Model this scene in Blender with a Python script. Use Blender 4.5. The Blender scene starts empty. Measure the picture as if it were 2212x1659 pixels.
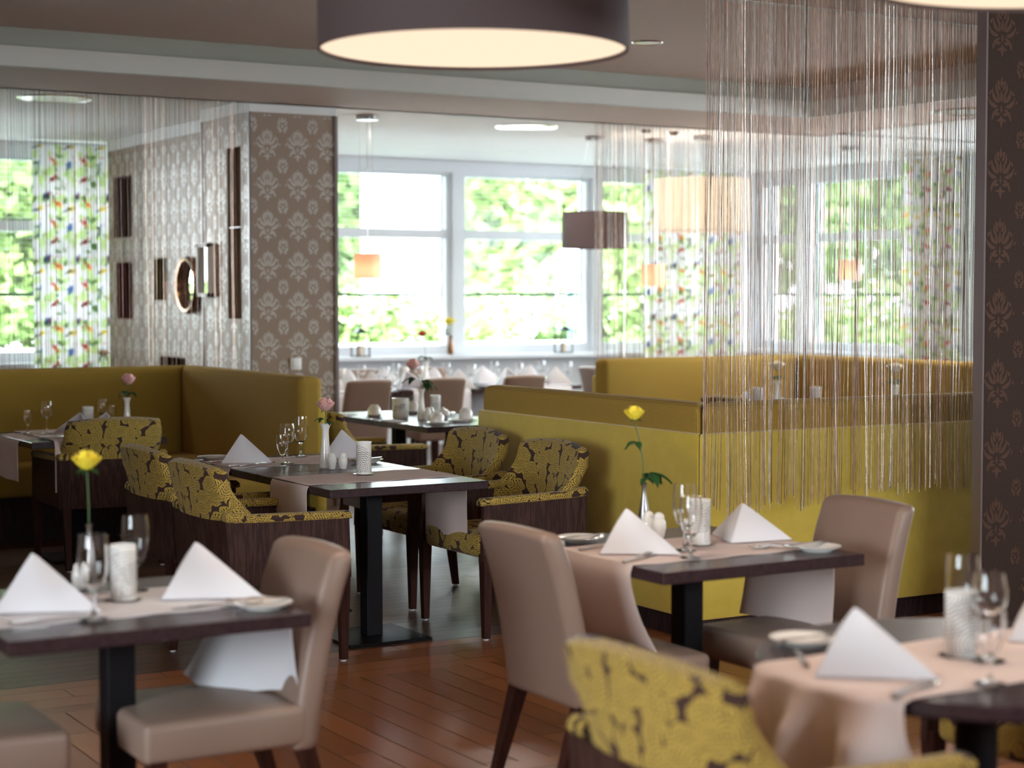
import bpy, bmesh, math, random
import numpy as np
from mathutils import Vector, Matrix
PI = math.pi
S = bpy.context.scene
C = S.collection
# ------------------------------------------------------------------ camera, world, exposure
H = 1.6
cam = bpy.data.cameras.new('camera'); cam.lens = 63.0; cam.sensor_width = 36
camo = bpy.data.objects.new('camera', cam); C.objects.link(camo)
camo.location = (0, 0, H); camo.rotation_euler = (math.radians(90 - 2.85), 0, math.radians(-30.7))
cam.dof.use_dof = True; cam.dof.focus_distance = 8.3; cam.dof.aperture_fstop = 2.0
cam.clip_end = 300
S.camera = camo
S.view_settings.view_transform = 'Standard'; S.view_settings.look = 'None'
S.view_settings.gamma = 1; S.view_settings.use_curve_mapping = False
S.view_settings.exposure = 0.55
cy = S.cycles
cy.use_denoising = True; cy.max_bounces = 16; cy.diffuse_bounces = 6; cy.glossy_bounces = 4
cy.transmission_bounces = 14; cy.transparent_max_bounces = 24
cy.caustics_reflective = False; cy.caustics_refractive = False; cy.sample_clamp_indirect = 8
cy.use_adaptive_sampling = True; cy.adaptive_threshold = 0.02
W = bpy.data.worlds.new('sky'); S.world = W; W.use_nodes = True
wn = W.node_tree.nodes; wb = wn['Background']
wb.inputs[0].default_value = (0.86, 0.93, 1.0, 1); wb.inputs[1].default_value = 19.0

def portal(name, loc, rot, sx, sy):
    l = bpy.data.lights.new(name, 'AREA'); l.shape = 'RECTANGLE'; l.size = sx; l.size_y = sy
    l.cycles.is_portal = True
    o = bpy.data.objects.new(name, l); C.objects.link(o); o.location = loc; o.rotation_euler = rot
portal('daylight_rear_windows', (8.3, 16.98, 1.98), (-PI/2, 0, 0), 10.2, 1.95)
portal('daylight_side_windows', (13.48, 10.9, 1.98), (PI/2, 0, PI/2), 11.6, 1.95)
portal('daylight_near_windows', (-4.08, 1.45, 1.8), (PI/2, 0, -PI/2), 3.6, 2.1)
portal('daylight_added_clerestory', (7.0, -2.68, 2.45), (PI/2, 0, 0), 8.2, 1.1)  # portal of the unseen opening added for light from behind the camera

# ------------------------------------------------------------------ material helpers
MATS = {}
def lin(c):
    return tuple((x/255/12.92 if x/255 <= .04045 else ((x/255+.055)/1.055)**2.4) for x in c) + (1,)
class NT:
    def __init__(s, name):
        s.m = bpy.data.materials.new(name); s.m.use_nodes = True; s.t = s.m.node_tree; s.n = s.t.nodes; s.l = s.t.links
        s.p = s.n['Principled BSDF']; s.out = s.n['Material Output']; MATS[name] = s.m
    def node(s, typ, ins=None, **kw):
        n = s.n.new(typ)
        for k, v in kw.items(): setattr(n, k, v)
        for k, v in (ins or {}).items(): s.set(n.inputs[k], v)
        return n
    def set(s, inp, v):
        if isinstance(v, bpy.types.NodeSocket): s.l.new(v, inp)
        else: inp.default_value = v
    def M(s, op, a, b=0.0, c=0.0):
        n = s.n.new('ShaderNodeMath'); n.operation = op
        s.set(n.inputs[0], a); s.set(n.inputs[1], b); s.set(n.inputs[2], c)
        return n.outputs[0]
    def V(s, op, a, b=(0, 0, 0)):
        n = s.n.new('ShaderNodeVectorMath'); n.operation = op
        s.set(n.inputs[0], a)
        if op == 'SCALE': s.set(n.inputs['Scale'], b)
        else: s.set(n.inputs[1], b)
        return n.outputs[0]
    def mix(s, f, a, b, bt='MIX'):
        n = s.n.new('ShaderNodeMix'); n.data_type = 'RGBA'; n.blend_type = bt
        s.set(n.inputs[0], f); s.set(n.inputs[6], a); s.set(n.inputs[7], b)
        return n.outputs[2]
    def xyz(s, v):
        n = s.n.new('ShaderNodeSeparateXYZ'); s.l.new(v, n.inputs[0]); return n.outputs
    def comb(s, x, y, z=0.0):
        n = s.n.new('ShaderNodeCombineXYZ'); s.set(n.inputs[0], x); s.set(n.inputs[1], y); s.set(n.inputs[2], z); return n.outputs[0]
    def coord(s, w='Object'):
        return s.node('ShaderNodeTexCoord').outputs[w]
    def ramp(s, f, a, b):   # smooth 0..1 between a and b
        n = s.node('ShaderNodeMapRange', {0: f, 1: a, 2: b}); return n.outputs[0]
    def noise(s, scale, vec=None, detail=3, rough=.5):
        n = s.node('ShaderNodeTexNoise', {'Scale': scale, 'Detail': detail, 'Roughness': rough})
        s.l.new(vec if vec is not None else s.coord(), n.inputs['Vector']); return n.outputs[0]
    def bump(s, h, st=.3, d=.002):
        n = s.node('ShaderNodeBump', {'Strength': st, 'Distance': d, 'Height': h}); s.l.new(n.outputs[0], s.p.inputs['Normal'])
    def P(s, **k):
        for a, v in k.items():
            s.set(s.p.inputs[{'col': 'Base Color', 'rough': 'Roughness', 'metal': 'Metallic', 'spec': 'Specular IOR Level', 'sheen': 'Sheen Weight', 'coat': 'Coat Weight'}[a]], v)
        return s

def plain(name, rgb, rough=.5, metal=0., spec=.5, var=0., vs=20, sheen=0., bump=0., bs=300):
    t = NT(name); c = lin(rgb)
    if var:
        n = t.noise(vs); d = tuple(x*(1-var) for x in c[:3])+(1,)
        t.P(col=t.mix(n, d, tuple(min(1, x*(1+var)) for x in c[:3])+(1,)))
    else: t.P(col=c)
    t.P(rough=rough, metal=metal, spec=spec, sheen=sheen)
    if bump: t.bump(t.noise(bs, detail=1), bump, .001)
    return t.m

# walls and ceilings
plain('taupe_plaster', (198, 176, 163), .75, var=.04, vs=3)
plain('white_plaster', (246, 244, 242), .7, var=.02, vs=3)
plain('greige_plaster', (205, 203, 196), .7)
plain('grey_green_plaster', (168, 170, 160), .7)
plain('window_white', (228, 232, 238), .4)
plain('wallpaper_ground', (148, 126, 109), .55, var=.14, vs=160, bump=.3, bs=200)
plain('pier_ground', (64, 50, 43), .7, spec=.15, var=.2, vs=60, bump=.2)
plain('damask_silver', (190, 181, 172), .42, metal=.1, var=.12, vs=150)
plain('damask_copper', (80, 51, 34), .6, metal=.05, var=.15, vs=120)
plain('edge_metal', (128, 116, 116), .4, metal=.4)
plain('niche_brown', (84, 66, 58), .7)
plain('niche_red', (96, 34, 32), .6)
plain('niche_olive', (98, 88, 30), .6)
# furniture
plain('taupe_leather', (140, 119, 107), .42, spec=.4, var=.03, vs=8, bump=.12, bs=260)
plain('taupe_leather_dark', (132, 110, 98), .42, spec=.4, var=.03, vs=8, bump=.12, bs=260)
plain('black_steel', (22, 20, 23), .4, spec=.1)
plain('glide_plastic', (200, 200, 205), .4)
plain('linen_pink', (214, 196, 190), .85, var=.02, vs=12, bump=.15, bs=600)
plain('linen_white', (216, 215, 220), .85, bump=.1, bs=600)
plain('porcelain', (238, 236, 232), .12, spec=.6)
plain('porcelain_holes', (84, 78, 76), .6)
plain('steel', (205, 200, 196), .18, metal=1.)
plain('brushed_steel', (150, 145, 145), .3, metal=1.)
plain('candle_wax', (240, 230, 205), .5)
plain('shade_brown', (74, 60, 60), .8)
plain('shade_inner', (235, 205, 170), .8)
plain('green_stem', (62, 92, 40), .5)
plain('green_leaf', (36, 74, 34), .45, var=.25, vs=60)
plain('rose_yellow', (252, 226, 70), .6, var=.12, vs=60)
plain('rose_pink', (228, 176, 170), .6, var=.1, vs=60)
plain('rose_red', (196, 60, 62), .6)
plain('rose_cream', (236, 222, 200), .6)
plain('dark_iron', (30, 42, 44), .5)
plain('switch_white', (240, 240, 240), .3)
plain('lantern_candle', (236, 214, 190), .5)
plain('red_plastic', (200, 60, 50), .5)
plain('amber_card', (160, 90, 40), .6)
plain('ink', (60, 58, 60), .6)
plain('leaf_green', (104, 130, 70), .55, var=.45, vs=1.4)
plain('leaf_green_light', (134, 158, 90), .55, var=.4, vs=1.6)
plain('bark', (90, 80, 66), .9)
plain('paving', (235, 236, 238), .8, var=.08, vs=2)
plain('lawn', (120, 150, 80), .9, var=.25, vs=3)
plain('white_render', (240, 242, 245), .8)
plain('car_white', (225, 230, 238), .2, spec=.6)
plain('car_glass', (60, 75, 85), .1)
plain('tyre', (30, 30, 32), .8)
plain('globe_white', (250, 250, 250), .4)
plain('blind_metal', (190, 205, 195), .45, metal=.3)
plain('rail_dark', (70, 96, 88), .5)
plain('seal_black', (20, 34, 30), .5)

def velvet():
    t = NT('yellow_velvet'); o = t.coord(); n = t.noise(9, o, 5, .65); f = t.noise(300, o, 2)
    c = t.mix(n, lin((182, 152, 48)), lin((220, 193, 84))); t.P(col=t.mix(t.M('MULTIPLY', f, .25), c, lin((232, 214, 96))), rough=.85, sheen=.4, spec=.2)
    t.bump(f, .1, .001)
velvet()
def weave(name, a, b, sc):
    t = NT(name); x, y, z = t.xyz(t.coord('UV'))
    u = t.M('SINE', t.M('MULTIPLY', t.M('ADD', x, y), sc)); v = t.M('SINE', t.M('MULTIPLY', t.M('SUBTRACT', x, y), sc))
    w = t.M('MULTIPLY', u, v); k = t.ramp(w, -.35, .35)
    t.P(col=t.mix(k, lin(a), lin(b)), rough=.9, sheen=.03, spec=.12); t.bump(k, .4, .0015)
weave('olive_weave', (128, 98, 40), (198, 164, 80), 2*PI/.012)
weave('olive_weave_fine', (136, 108, 44), (168, 138, 62), 2*PI/.008)

def wood(name, a, b, rough, axis=2, sc=1., spec=.1):
    t = NT(name); o = t.coord(); x, y, z = t.xyz(o); st = [18., 18., 18.]; st[axis] = 1.4
    v = t.comb(t.M('MULTIPLY', x, st[0]*sc), t.M('MULTIPLY', y, st[1]*sc), t.M('MULTIPLY', z, st[2]*sc))
    n = t.noise(1.6, v, 4, .6); w = t.M('SINE', t.M('MULTIPLY', n, 34.)); k = t.M('MULTIPLY', t.ramp(w, -1, 1), .6)
    k = t.M('ADD', k, t.M('MULTIPLY', n, .4))
    t.P(col=t.mix(k, lin(a), lin(b)), rough=rough, spec=spec); t.bump(w, .03, .0005)
wood('wenge', (34, 22, 24), (56, 38, 38), .32, 1)
wood('wenge_panel', (42, 28, 26), (78, 54, 48), .45, 2)
wood('leg_wood', (46, 26, 22), (66, 38, 32), .35, 2)
wood('plinth_wood', (34, 28, 34), (70, 50, 48), .45, 2)
def tabletop():
    t = NT('table_laminate'); x, y, z = t.xyz(t.coord())
    n = t.noise(3., t.comb(t.M('MULTIPLY', x, 30.), t.M('MULTIPLY', y, 2.), t.M('MULTIPLY', z, 30.)), 4)
    t.P(col=t.mix(n, lin((36, 24, 28)), lin((66, 48, 50))), rough=.27, spec=.2)
tabletop()

def floor_mat():
    t = NT('parquet'); x, y, z = t.xyz(t.coord())
    def boards(u, v, w, L, tag):     # u along the board, v across it
        r = t.M('FLOOR', t.M('DIVIDE', v, w)); wn1 = t.node('ShaderNodeTexWhiteNoise', {'W': t.M('ADD', r, tag)}, noise_dimensions='1D')
        uu = t.M('ADD', t.M('DIVIDE', u, L), t.M('MULTIPLY', wn1.outputs[0], 7.3)); q = t.M('FLOOR', uu)
        idn = t.node('ShaderNodeTexWhiteNoise', {'Vector': t.comb(r, q, tag)}, noise_dimensions='3D').outputs[0]
        fv = t.M('FRACT', t.M('DIVIDE', v, w)); fu = t.M('FRACT', uu)
        ev = t.M('MULTIPLY', t.M('MINIMUM', fv, t.M('SUBTRACT', 1., fv)), w); eu = t.M('MULTIPLY', t.M('MINIMUM', fu, t.M('SUBTRACT', 1., fu)), L)
        e = t.M('MINIMUM', ev, eu)
        g = t.noise(3.2, t.comb(t.M('MULTIPLY', u, 2.), t.M('MULTIPLY', v, 42.), t.M('MULTIPLY', idn, 30.)), 5, .62)
        return idn, e, g
    A = boards(x, y, .098, .95, 3.); B = boards(y, x, .125, 1.3, 11.); D = boards(x, y, .155, 1.1, 23.)
    def sel(m, a, b): return [t.M('ADD', t.M('MULTIPLY', t.M('SUBTRACT', 1., m), p), t.M('MULTIPLY', m, q)) for p, q in zip(a, b)]
    inY = t.M('MULTIPLY', t.M('GREATER_THAN', y, 5.22), t.M('LESS_THAN', y, 6.72))
    near2 = t.M('LESS_THAN', y, 4.3)
    mB = t.M('MAXIMUM', inY, near2)
    near = sel(mB, D, B)
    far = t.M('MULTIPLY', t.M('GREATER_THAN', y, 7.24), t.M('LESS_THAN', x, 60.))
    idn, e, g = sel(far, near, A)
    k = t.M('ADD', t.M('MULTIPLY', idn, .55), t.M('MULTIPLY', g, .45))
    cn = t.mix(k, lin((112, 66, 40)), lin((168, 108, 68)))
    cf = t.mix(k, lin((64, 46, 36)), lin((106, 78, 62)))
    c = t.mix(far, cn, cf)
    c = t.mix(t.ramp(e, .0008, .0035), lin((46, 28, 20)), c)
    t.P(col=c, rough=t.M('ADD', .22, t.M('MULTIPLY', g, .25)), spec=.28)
    t.bump(t.M('ADD', t.ramp(e, 0., .004), t.M('MULTIPLY', g, .15)), .5, .002)
floor_mat()

def leaf_fabric():
    t = NT('leaf_fabric'); uv = t.coord('UV')
    nz = t.node('ShaderNodeTexNoise', {'Scale': 14., 'Detail': 1.}, noise_dimensions='2D'); t.l.new(uv, nz.inputs['Vector'])
    P0 = t.V('ADD', uv, t.V('SCALE', t.V('SUBTRACT', nz.outputs[1], (.5, .5, .5)), .014))
    def layer(off, sc, a, b, k0):
        p = t.V('ADD', P0, off)
        vo = t.node('ShaderNodeTexVoronoi', {'Scale': sc, 'Randomness': .8}, voronoi_dimensions='2D'); t.l.new(p, vo.inputs['Vector'])
        loc = t.V('SUBTRACT', p, vo.outputs['Position']); cr, cg, cb = t.xyz(vo.outputs['Color'])
        ang = t.M('MULTIPLY', t.M('SUBTRACT', cr, .5), 3.2)
        rt = t.node('ShaderNodeVectorRotate', {'Vector': loc, 'Angle': ang}, rotation_type='Z_AXIS')
        x, y, z = t.xyz(rt.outputs[0])
        x = t.M('ADD', x, t.M('MULTIPLY', t.M('MULTIPLY', y, y), 3.))
        ax = t.M('ABSOLUTE', x); yb = t.M('DIVIDE', y, b)
        wid = t.M('MULTIPLY', a, t.M('SUBTRACT', 1., t.M('MULTIPLY', yb, yb)))
        L = t.M('SUBTRACT', wid, ax)          # >0 inside
        vein = t.M('FRACT', t.M('ADD', t.M('MULTIPLY', t.M('SUBTRACT', y, t.M('MULTIPLY', ax, .8)), k0), cg))
        dash = t.M('MULTIPLY', t.M('LESS_THAN', vein, .42), t.M('MULTIPLY', t.M('GREATER_THAN', ax, .0035), t.M('GREATER_THAN', L, .0065)))
        brk = t.M('GREATER_THAN', t.M('FRACT', t.M('ADD', t.M('MULTIPLY', ax, 90.), t.M('MULTIPLY', y, 11.))), .25)
        dash = t.M('MULTIPLY', dash, brk)
        rib = t.M('LESS_THAN', t.M('ABSOLUTE', t.M('SUBTRACT', ax, .0)), .0011)
        ins = t.M('GREATER_THAN', L, .0); yel = t.M('MULTIPLY', t.M('GREATER_THAN', L, .002), t.M('SUBTRACT', 1., t.M('MAXIMUM', dash, rib)))
        return ins, yel
    i1, y1 = layer((0, 0, 0), 9.5, .034, .062, 78.)
    i2, y2 = layer((.37, .21, 0), 12., .034, .058, 84.)
    i3, y3 = layer((.71, .53, 0), 16., .022, .034, 96.)
    r = t.M('ADD', t.M('MULTIPLY', i2, y2), t.M('MULTIPLY', t.M('SUBTRACT', 1., i2), y3))
    m = t.M('ADD', t.M('MULTIPLY', i1, y1), t.M('MULTIPLY', t.M('SUBTRACT', 1., i1), r))
    t.P(col=t.mix(m, lin((62, 40, 34)), lin((184, 156, 72))), rough=.8, sheen=.15, spec=.25)
    t.bump(m, .5, .001)
leaf_fabric()

def glassy(name, tint, fr=1.3, rough=0.):
    t = NT(name); t.n.remove(t.p)
    tr = t.node('ShaderNodeBsdfTransparent', {0: tint}); g = t.node('ShaderNodeBsdfGlossy', {'Roughness': rough})
    f = t.node('ShaderNodeFresnel', {0: 1.45}); mx = t.node('ShaderNodeMixShader', {0: t.M('MULTIPLY', f.outputs[0], fr)})
    t.l.new(tr.outputs[0], mx.inputs[1]); t.l.new(g.outputs[0], mx.inputs[2]); t.l.new(mx.outputs[0], t.out.inputs[0])
glassy('window_glass', (.95, .97, .96, 1), .8)
def wineglass():
    t = NT('crystal'); t.n.remove(t.p)
    g = t.node('ShaderNodeBsdfGlass', {'Roughness': 0., 'IOR': 1.42}); t.l.new(g.outputs[0], t.out.inputs[0])
wineglass()
def translucent(name, attr=None, col=None, tr=.55, em=None):
    t = NT(name); t.n.remove(t.p)
    if attr: c = t.node('ShaderNodeVertexColor', layer_name=attr).outputs[0]
    else:
        r = t.node('ShaderNodeRGB'); r.outputs[0].default_value = col; c = r.outputs[0]
    d = t.node('ShaderNodeBsdfDiffuse', {0: c}); s = t.node('ShaderNodeBsdfTranslucent', {0: c}); mx = t.node('ShaderNodeMixShader', {0: tr})
    t.l.new(d.outputs[0], mx.inputs[1]); t.l.new(s.outputs[0], mx.inputs[2]); t.l.new(mx.outputs[0], t.out.inputs[0])
translucent('bird_print', attr='print', tr=.65)
translucent('shade_cream', col=lin((252, 246, 236)), tr=.6)
translucent('shade_peach', col=lin((250, 224, 206)), tr=.5)
def emit(name, rgb, st):
    t = NT(name); t.n.remove(t.p); e = t.node('ShaderNodeEmission', {0: lin(rgb), 1: st}); t.l.new(e.outputs[0], t.out.inputs[0])
emit('lamp_diffuser', (255, 226, 196), .80)
emit('lamp_glow', (255, 205, 150), 5.)
emit('spot_glow', (255, 225, 190), .6)
def stringmat(name, rgb, rough, metal):
    t = NT(name); x, y, z = t.xyz(t.coord()); n = t.noise(1., t.comb(t.M('MULTIPLY', x, 60.), t.M('MULTIPLY', y, 60.), t.M('MULTIPLY', z, 22.)), 2)
    t.P(col=t.mix(t.ramp(n, .4, .62), tuple(q*.6 for q in lin(rgb)[:3])+(1,), lin(rgb)), rough=rough, metal=metal)
    t.bump(t.noise(1., t.comb(x, y, t.M('MULTIPLY', z, 260.)), 1), .4, .002)
stringmat('string_copper', (206, 172, 152), .35, .45)
stringmat('string_silver', (244, 238, 232), .25, .6)
stringmat('string_brown', (160, 126, 112), .45, .3)
plain('mirror', (235, 235, 235), .02, metal=1.)
def reed():
    t = NT('rim_bronze'); t.P(col=lin((120, 84, 58)), rough=.25, metal=.8)
reed()

# ------------------------------------------------------------------ mesh helpers
class MB:
    def __init__(s): s.v = []; s.f = []; s.m = []; s.col = None
    def add(s, vs, fs, mi=0, M=None):
        n = len(s.v)
        s.v += [tuple(M @ Vector(p)) for p in vs] if M is not None else [tuple(p) for p in vs]
        s.f += [tuple(i+n for i in f) for f in fs]; s.m += [mi]*len(fs); return s
    def box(s, lo, hi, mi=0, M=None):
        x0, y0, z0 = lo; x1, y1, z1 = hi
        v = [(x0, y0, z0), (x1, y0, z0), (x1, y1, z0), (x0, y1, z0), (x0, y0, z1), (x1, y0, z1), (x1, y1, z1), (x0, y1, z1)]
        return s.add(v, [(0, 3, 2, 1), (4, 5, 6, 7), (0, 1, 5, 4), (1, 2, 6, 5), (2, 3, 7, 6), (3, 0, 4, 7)], mi, M)
    def rbox(s, lo, hi, r=.01, seg=2, mi=0, M=None, fn=None, cuts=0):
        bm = bmesh.new(); bmesh.ops.create_cube(bm, size=1)
        d = [hi[i]-lo[i] for i in range(3)]; c = [(hi[i]+lo[i])/2 for i in range(3)]
        for v in bm.verts: v.co = Vector([v.co[i]*d[i]+c[i] for i in range(3)])
        bmesh.ops.bevel(bm, geom=list(bm.edges), offset=min(r, min(d)*.49), segments=seg, affect='EDGES', profile=.5)
        if cuts:
            for ax in range(3):
                for k in range(1, cuts+1):
                    p = lo[ax]+r+(d[ax]-2*r)*k/(cuts+1)
                    if d[ax] < .15: continue
                    no = [0, 0, 0]; no[ax] = 1; co = [0, 0, 0]; co[ax] = p
                    bmesh.ops.bisect_plane(bm, geom=bm.verts[:]+bm.edges[:]+bm.faces[:], plane_co=co, plane_no=no)
        bm.verts.index_update(); vs = [tuple(v.co) for v in bm.verts]
        if fn: vs = [fn(*v) for v in vs]
        s.add(vs, [tuple(v.index for v in f.verts) for f in bm.faces], mi, M); bm.free(); return s
    def loft(s, rings, mi=0, closed=True, cap=True, M=None):
        n = len(rings[0]); vs = [p for r in rings for p in r]; fs = []
        for i in range(len(rings)-1):
            for j in range(n if closed else n-1):
                k = (j+1) % n; fs.append((i*n+j, i*n+k, (i+1)*n+k, (i+1)*n+j))
        if cap and closed: fs += [tuple(range(n))[::-1], tuple((len(rings)-1)*n+j for j in range(n))]
        return s.add(vs, fs, mi, M)
    def tube(s, pts, r, n=8, mi=0, M=None, cap=True):
        pts = [Vector(p) for p in pts]; rr = r if isinstance(r, (list, tuple)) else [r]*len(pts); rings = []
        t0 = (pts[1]-pts[0]).normalized(); u = t0.cross(Vector((0, 0, 1)))
        if u.length < 1e-3: u = t0.cross(Vector((1, 0, 0)))
        u.normalize()
        for i, p in enumerate(pts):
            t = (pts[min(i+1, len(pts)-1)]-pts[max(i-1, 0)]).normalized(); u = (u-t*u.dot(t)).normalized(); w = t.cross(u)
            rings.append([tuple(p+(u*math.cos(2*PI*k/n)+w*math.sin(2*PI*k/n))*rr[i]) for k in range(n)])
        return s.loft(rings, mi, cap=cap, M=M)
    def lathe(s, prof, n=24, mi=0, M=None, c=(0, 0, 0)):
        rings = []; vs = []; fs = []; prev = None
        for (r, z) in prof:
            if r < 1e-6: vs.append((c[0], c[1], c[2]+z)); ring = [len(vs)-1]
            else:
                b = len(vs); vs += [(c[0]+r*math.cos(2*PI*k/n), c[1]+r*math.sin(2*PI*k/n), c[2]+z) for k in range(n)]; ring = list(range(b, b+n))
            if prev:
                for k in range(n):
                    j = (k+1) % n
                    if len(prev) == 1 and len(ring) == 1: continue
                    if len(prev) == 1: fs.append((prev[0], ring[j], ring[k]))
                    elif len(ring) == 1: fs.append((prev[k], prev[j], ring[0]))
                    else: fs.append((prev[k], prev[j], ring[j], ring[k]))
            prev = ring
        return s.add(vs, fs, mi, M)
    def sheet(s, fn, nu, nv, th=.0015, mi=0, M=None):   # thin closed sheet from fn(u,v)
        P = [[Vector(fn(i/nu, j/nv)) for j in range(nv+1)] for i in range(nu+1)]
        top = []; bot = []
        for i in range(nu+1):
            for j in range(nv+1):
                du = P[min(i+1, nu)][j]-P[max(i-1, 0)][j]; dv = P[i][min(j+1, nv)]-P[i][max(j-1, 0)]
                n = du.cross(dv); n = n.normalized() if n.length > 1e-9 else Vector((0, 0, 1))
                top.append(tuple(P[i][j])); bot.append(tuple(P[i][j]-n*th))
        q = nv+1; N = len(top); fs = []
        for i in range(nu):
            for j in range(nv):
                a = i*q+j; fs.append((a, a+q, a+q+1, a+1)); fs.append((N+a, N+a+1, N+a+q+1, N+a+q))
        for j in range(nv): fs.append((j, j+1, N+j+1, N+j)); a = nu*q+j; fs.append((a, N+a, N+a+1, a+1))
        for i in range(nu): a = i*q; fs.append((a, N+a, N+a+q, a+q)); a = i*q+nv; fs.append((a, a+q, N+a+q, N+a))
        return s.add(top+bot, fs, mi, M)
    def build(s, name, mats, parent=None, smooth=35, label=None, uv=False):
        me = bpy.data.meshes.new(name); me.from_pydata(s.v, [], s.f)
        if mats == 'crystal':
            bm = bmesh.new(); bm.from_mesh(me); bmesh.ops.recalc_face_normals(bm, faces=bm.faces); bm.to_mesh(me); bm.free()
        for m in (mats if isinstance(mats, (list, tuple)) else [mats]): me.materials.append(MATS[m])
        if any(s.m): me.polygons.foreach_set('material_index', s.m)
        if smooth: me.shade_smooth(); me.set_sharp_from_angle(angle=math.radians(smooth))
        if uv:
            ul = me.uv_layers.new(name='UVMap'); d = np.zeros(len(me.loops)*2)
            for p in me.polygons:
                n = p.normal; a = max(range(3), key=lambda i: abs(n[i])); ij = ((1, 2), (0, 2), (0, 1))[a]
                for li in p.loop_indices:
                    co = me.vertices[me.loops[li].vertex_index].co; d[2*li] = co[ij[0]]+a*.37+uv*.13; d[2*li+1] = co[ij[1]]+a*.19
            ul.data.foreach_set('uv', d)
        o = bpy.data.objects.new(name, me); C.objects.link(o)
        if parent is not None: o.parent = parent
        if label: o['label'] = label
        return o

def tag(o, label=None, cat=None, group=None, kind=None):
    for k, v in (('label', label), ('category', cat), ('group', group), ('kind', kind)):
        if v: o[k] = v
    return o
def thing(name, label, cat, loc=(0, 0, 0), rz=0, group=None):
    o = bpy.data.objects.new(name, None); C.objects.link(o); o.empty_display_size = .1
    o.location = loc; o.rotation_euler = (0, 0, rz); return tag(o, label, cat, group)
KIDS = {}
def kids(o): return [c for c in o.children]
def dup(o, loc=None, rz=None, label=None, group=None, parent=None):
    c = o.copy(); C.objects.link(c)
    if parent is not None: c.parent = parent
    for ch in kids(o): dup(ch, parent=c)
    if loc is not None: c.location = loc
    if rz is not None: c.rotation_euler = (0, 0, rz)
    if label: c['label'] = label
    if group: c['group'] = group
    return c
class Proto:      # first placement uses the prototype itself, later ones are copies
    def __init__(s, make): s.make = make; s.o = None
    def put(s, loc, rz, label, group=None, scale=1):
        if s.o is None: s.o = o = s.make(); s.first = True
        else: o = dup(s.o)
        o.location = loc; o.rotation_euler = (0, 0, rz); o.scale = (scale,)*3
        if 'group' in o: del o['group']
        return tag(o, label, None, group)
def T(x=0, y=0, z=0, rz=0, ry=0, rx=0):
    return Matrix.Translation((x, y, z)) @ Matrix.Rotation(rz, 4, 'Z') @ Matrix.Rotation(ry, 4, 'Y') @ Matrix.Rotation(rx, 4, 'X')

# ------------------------------------------------------------------ room shell
def slab(mb, axis, c0, c1, a0, a1, z0, z1, holes, mi=0):
    A = sorted({a0, a1} | {h[0] for h in holes} | {h[1] for h in holes}); Z = sorted({z0, z1} | {h[2] for h in holes} | {h[3] for h in holes})
    for i in range(len(A)-1):
        for k in range(len(Z)-1):
            am, zm = (A[i]+A[i+1])/2, (Z[k]+Z[k+1])/2
            if any(h[0] < am < h[1] and h[2] < zm < h[3] for h in holes): continue
            if axis == 'y': mb.box((A[i], c0, Z[k]), (A[i+1], c1, Z[k+1]), mi)
            else: mb.box((c0, A[i], Z[k]), (c1, A[i+1], Z[k+1]), mi)
def struct(mb, name, mats, smooth=0, uv=False):
    return tag(mb.build(name, mats, smooth=smooth, uv=uv), kind='structure')

struct(MB().box((-4.2, -2.6, -.1), (13.7, 17.2, 0)), 'floor', 'parquet')
# ceiling: lower soffit at 3.0, raised coffer, rear ceiling at 3.03
cm = MB()
slabz = [(-4.2, -2.6, 13.7, 6.83), (-4.2, 6.83, -2.5, 11.1), (9.36, 6.83, 10.5, 11.1), (-4.2, 11.1, 10.5, 12.32)]
for (x0, y0, x1, y1) in slabz: cm.box((x0, y0, 3.0), (x1, y1, 3.03), 0)
# fascia band round the coffer, the darker grey-green band above it (taupe on the right), and the coffer lid
for (x0, y0, x1, y1) in [(-2.5, 11.04, 9.36, 11.1), (9.30, 6.83, 9.36, 11.04), (-2.5, 6.83, 9.30, 6.89), (-2.56, 6.83, -2.5, 11.1)]: cm.box((x0, y0, 2.997), (x1, y1, 3.12), 1)
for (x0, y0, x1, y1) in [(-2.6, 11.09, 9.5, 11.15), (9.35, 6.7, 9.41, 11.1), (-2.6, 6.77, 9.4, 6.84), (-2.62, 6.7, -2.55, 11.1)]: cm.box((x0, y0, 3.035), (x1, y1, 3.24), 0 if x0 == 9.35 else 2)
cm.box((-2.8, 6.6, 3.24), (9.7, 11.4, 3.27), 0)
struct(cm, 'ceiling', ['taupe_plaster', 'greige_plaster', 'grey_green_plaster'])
rc = MB().box((-4.2, 12.3, 3.035), (13.7, 17.2, 3.1)).box((10.46, 6.83, 3.035), (13.7, 12.4, 3.1))
rc.box((-4.2, 12.24, 3.0), (10.5, 12.32, 3.04)).box((10.44, 6.83, 3.0), (10.5, 12.32, 3.04))
struct(rc, 'ceiling', 'white_plaster')

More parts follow.
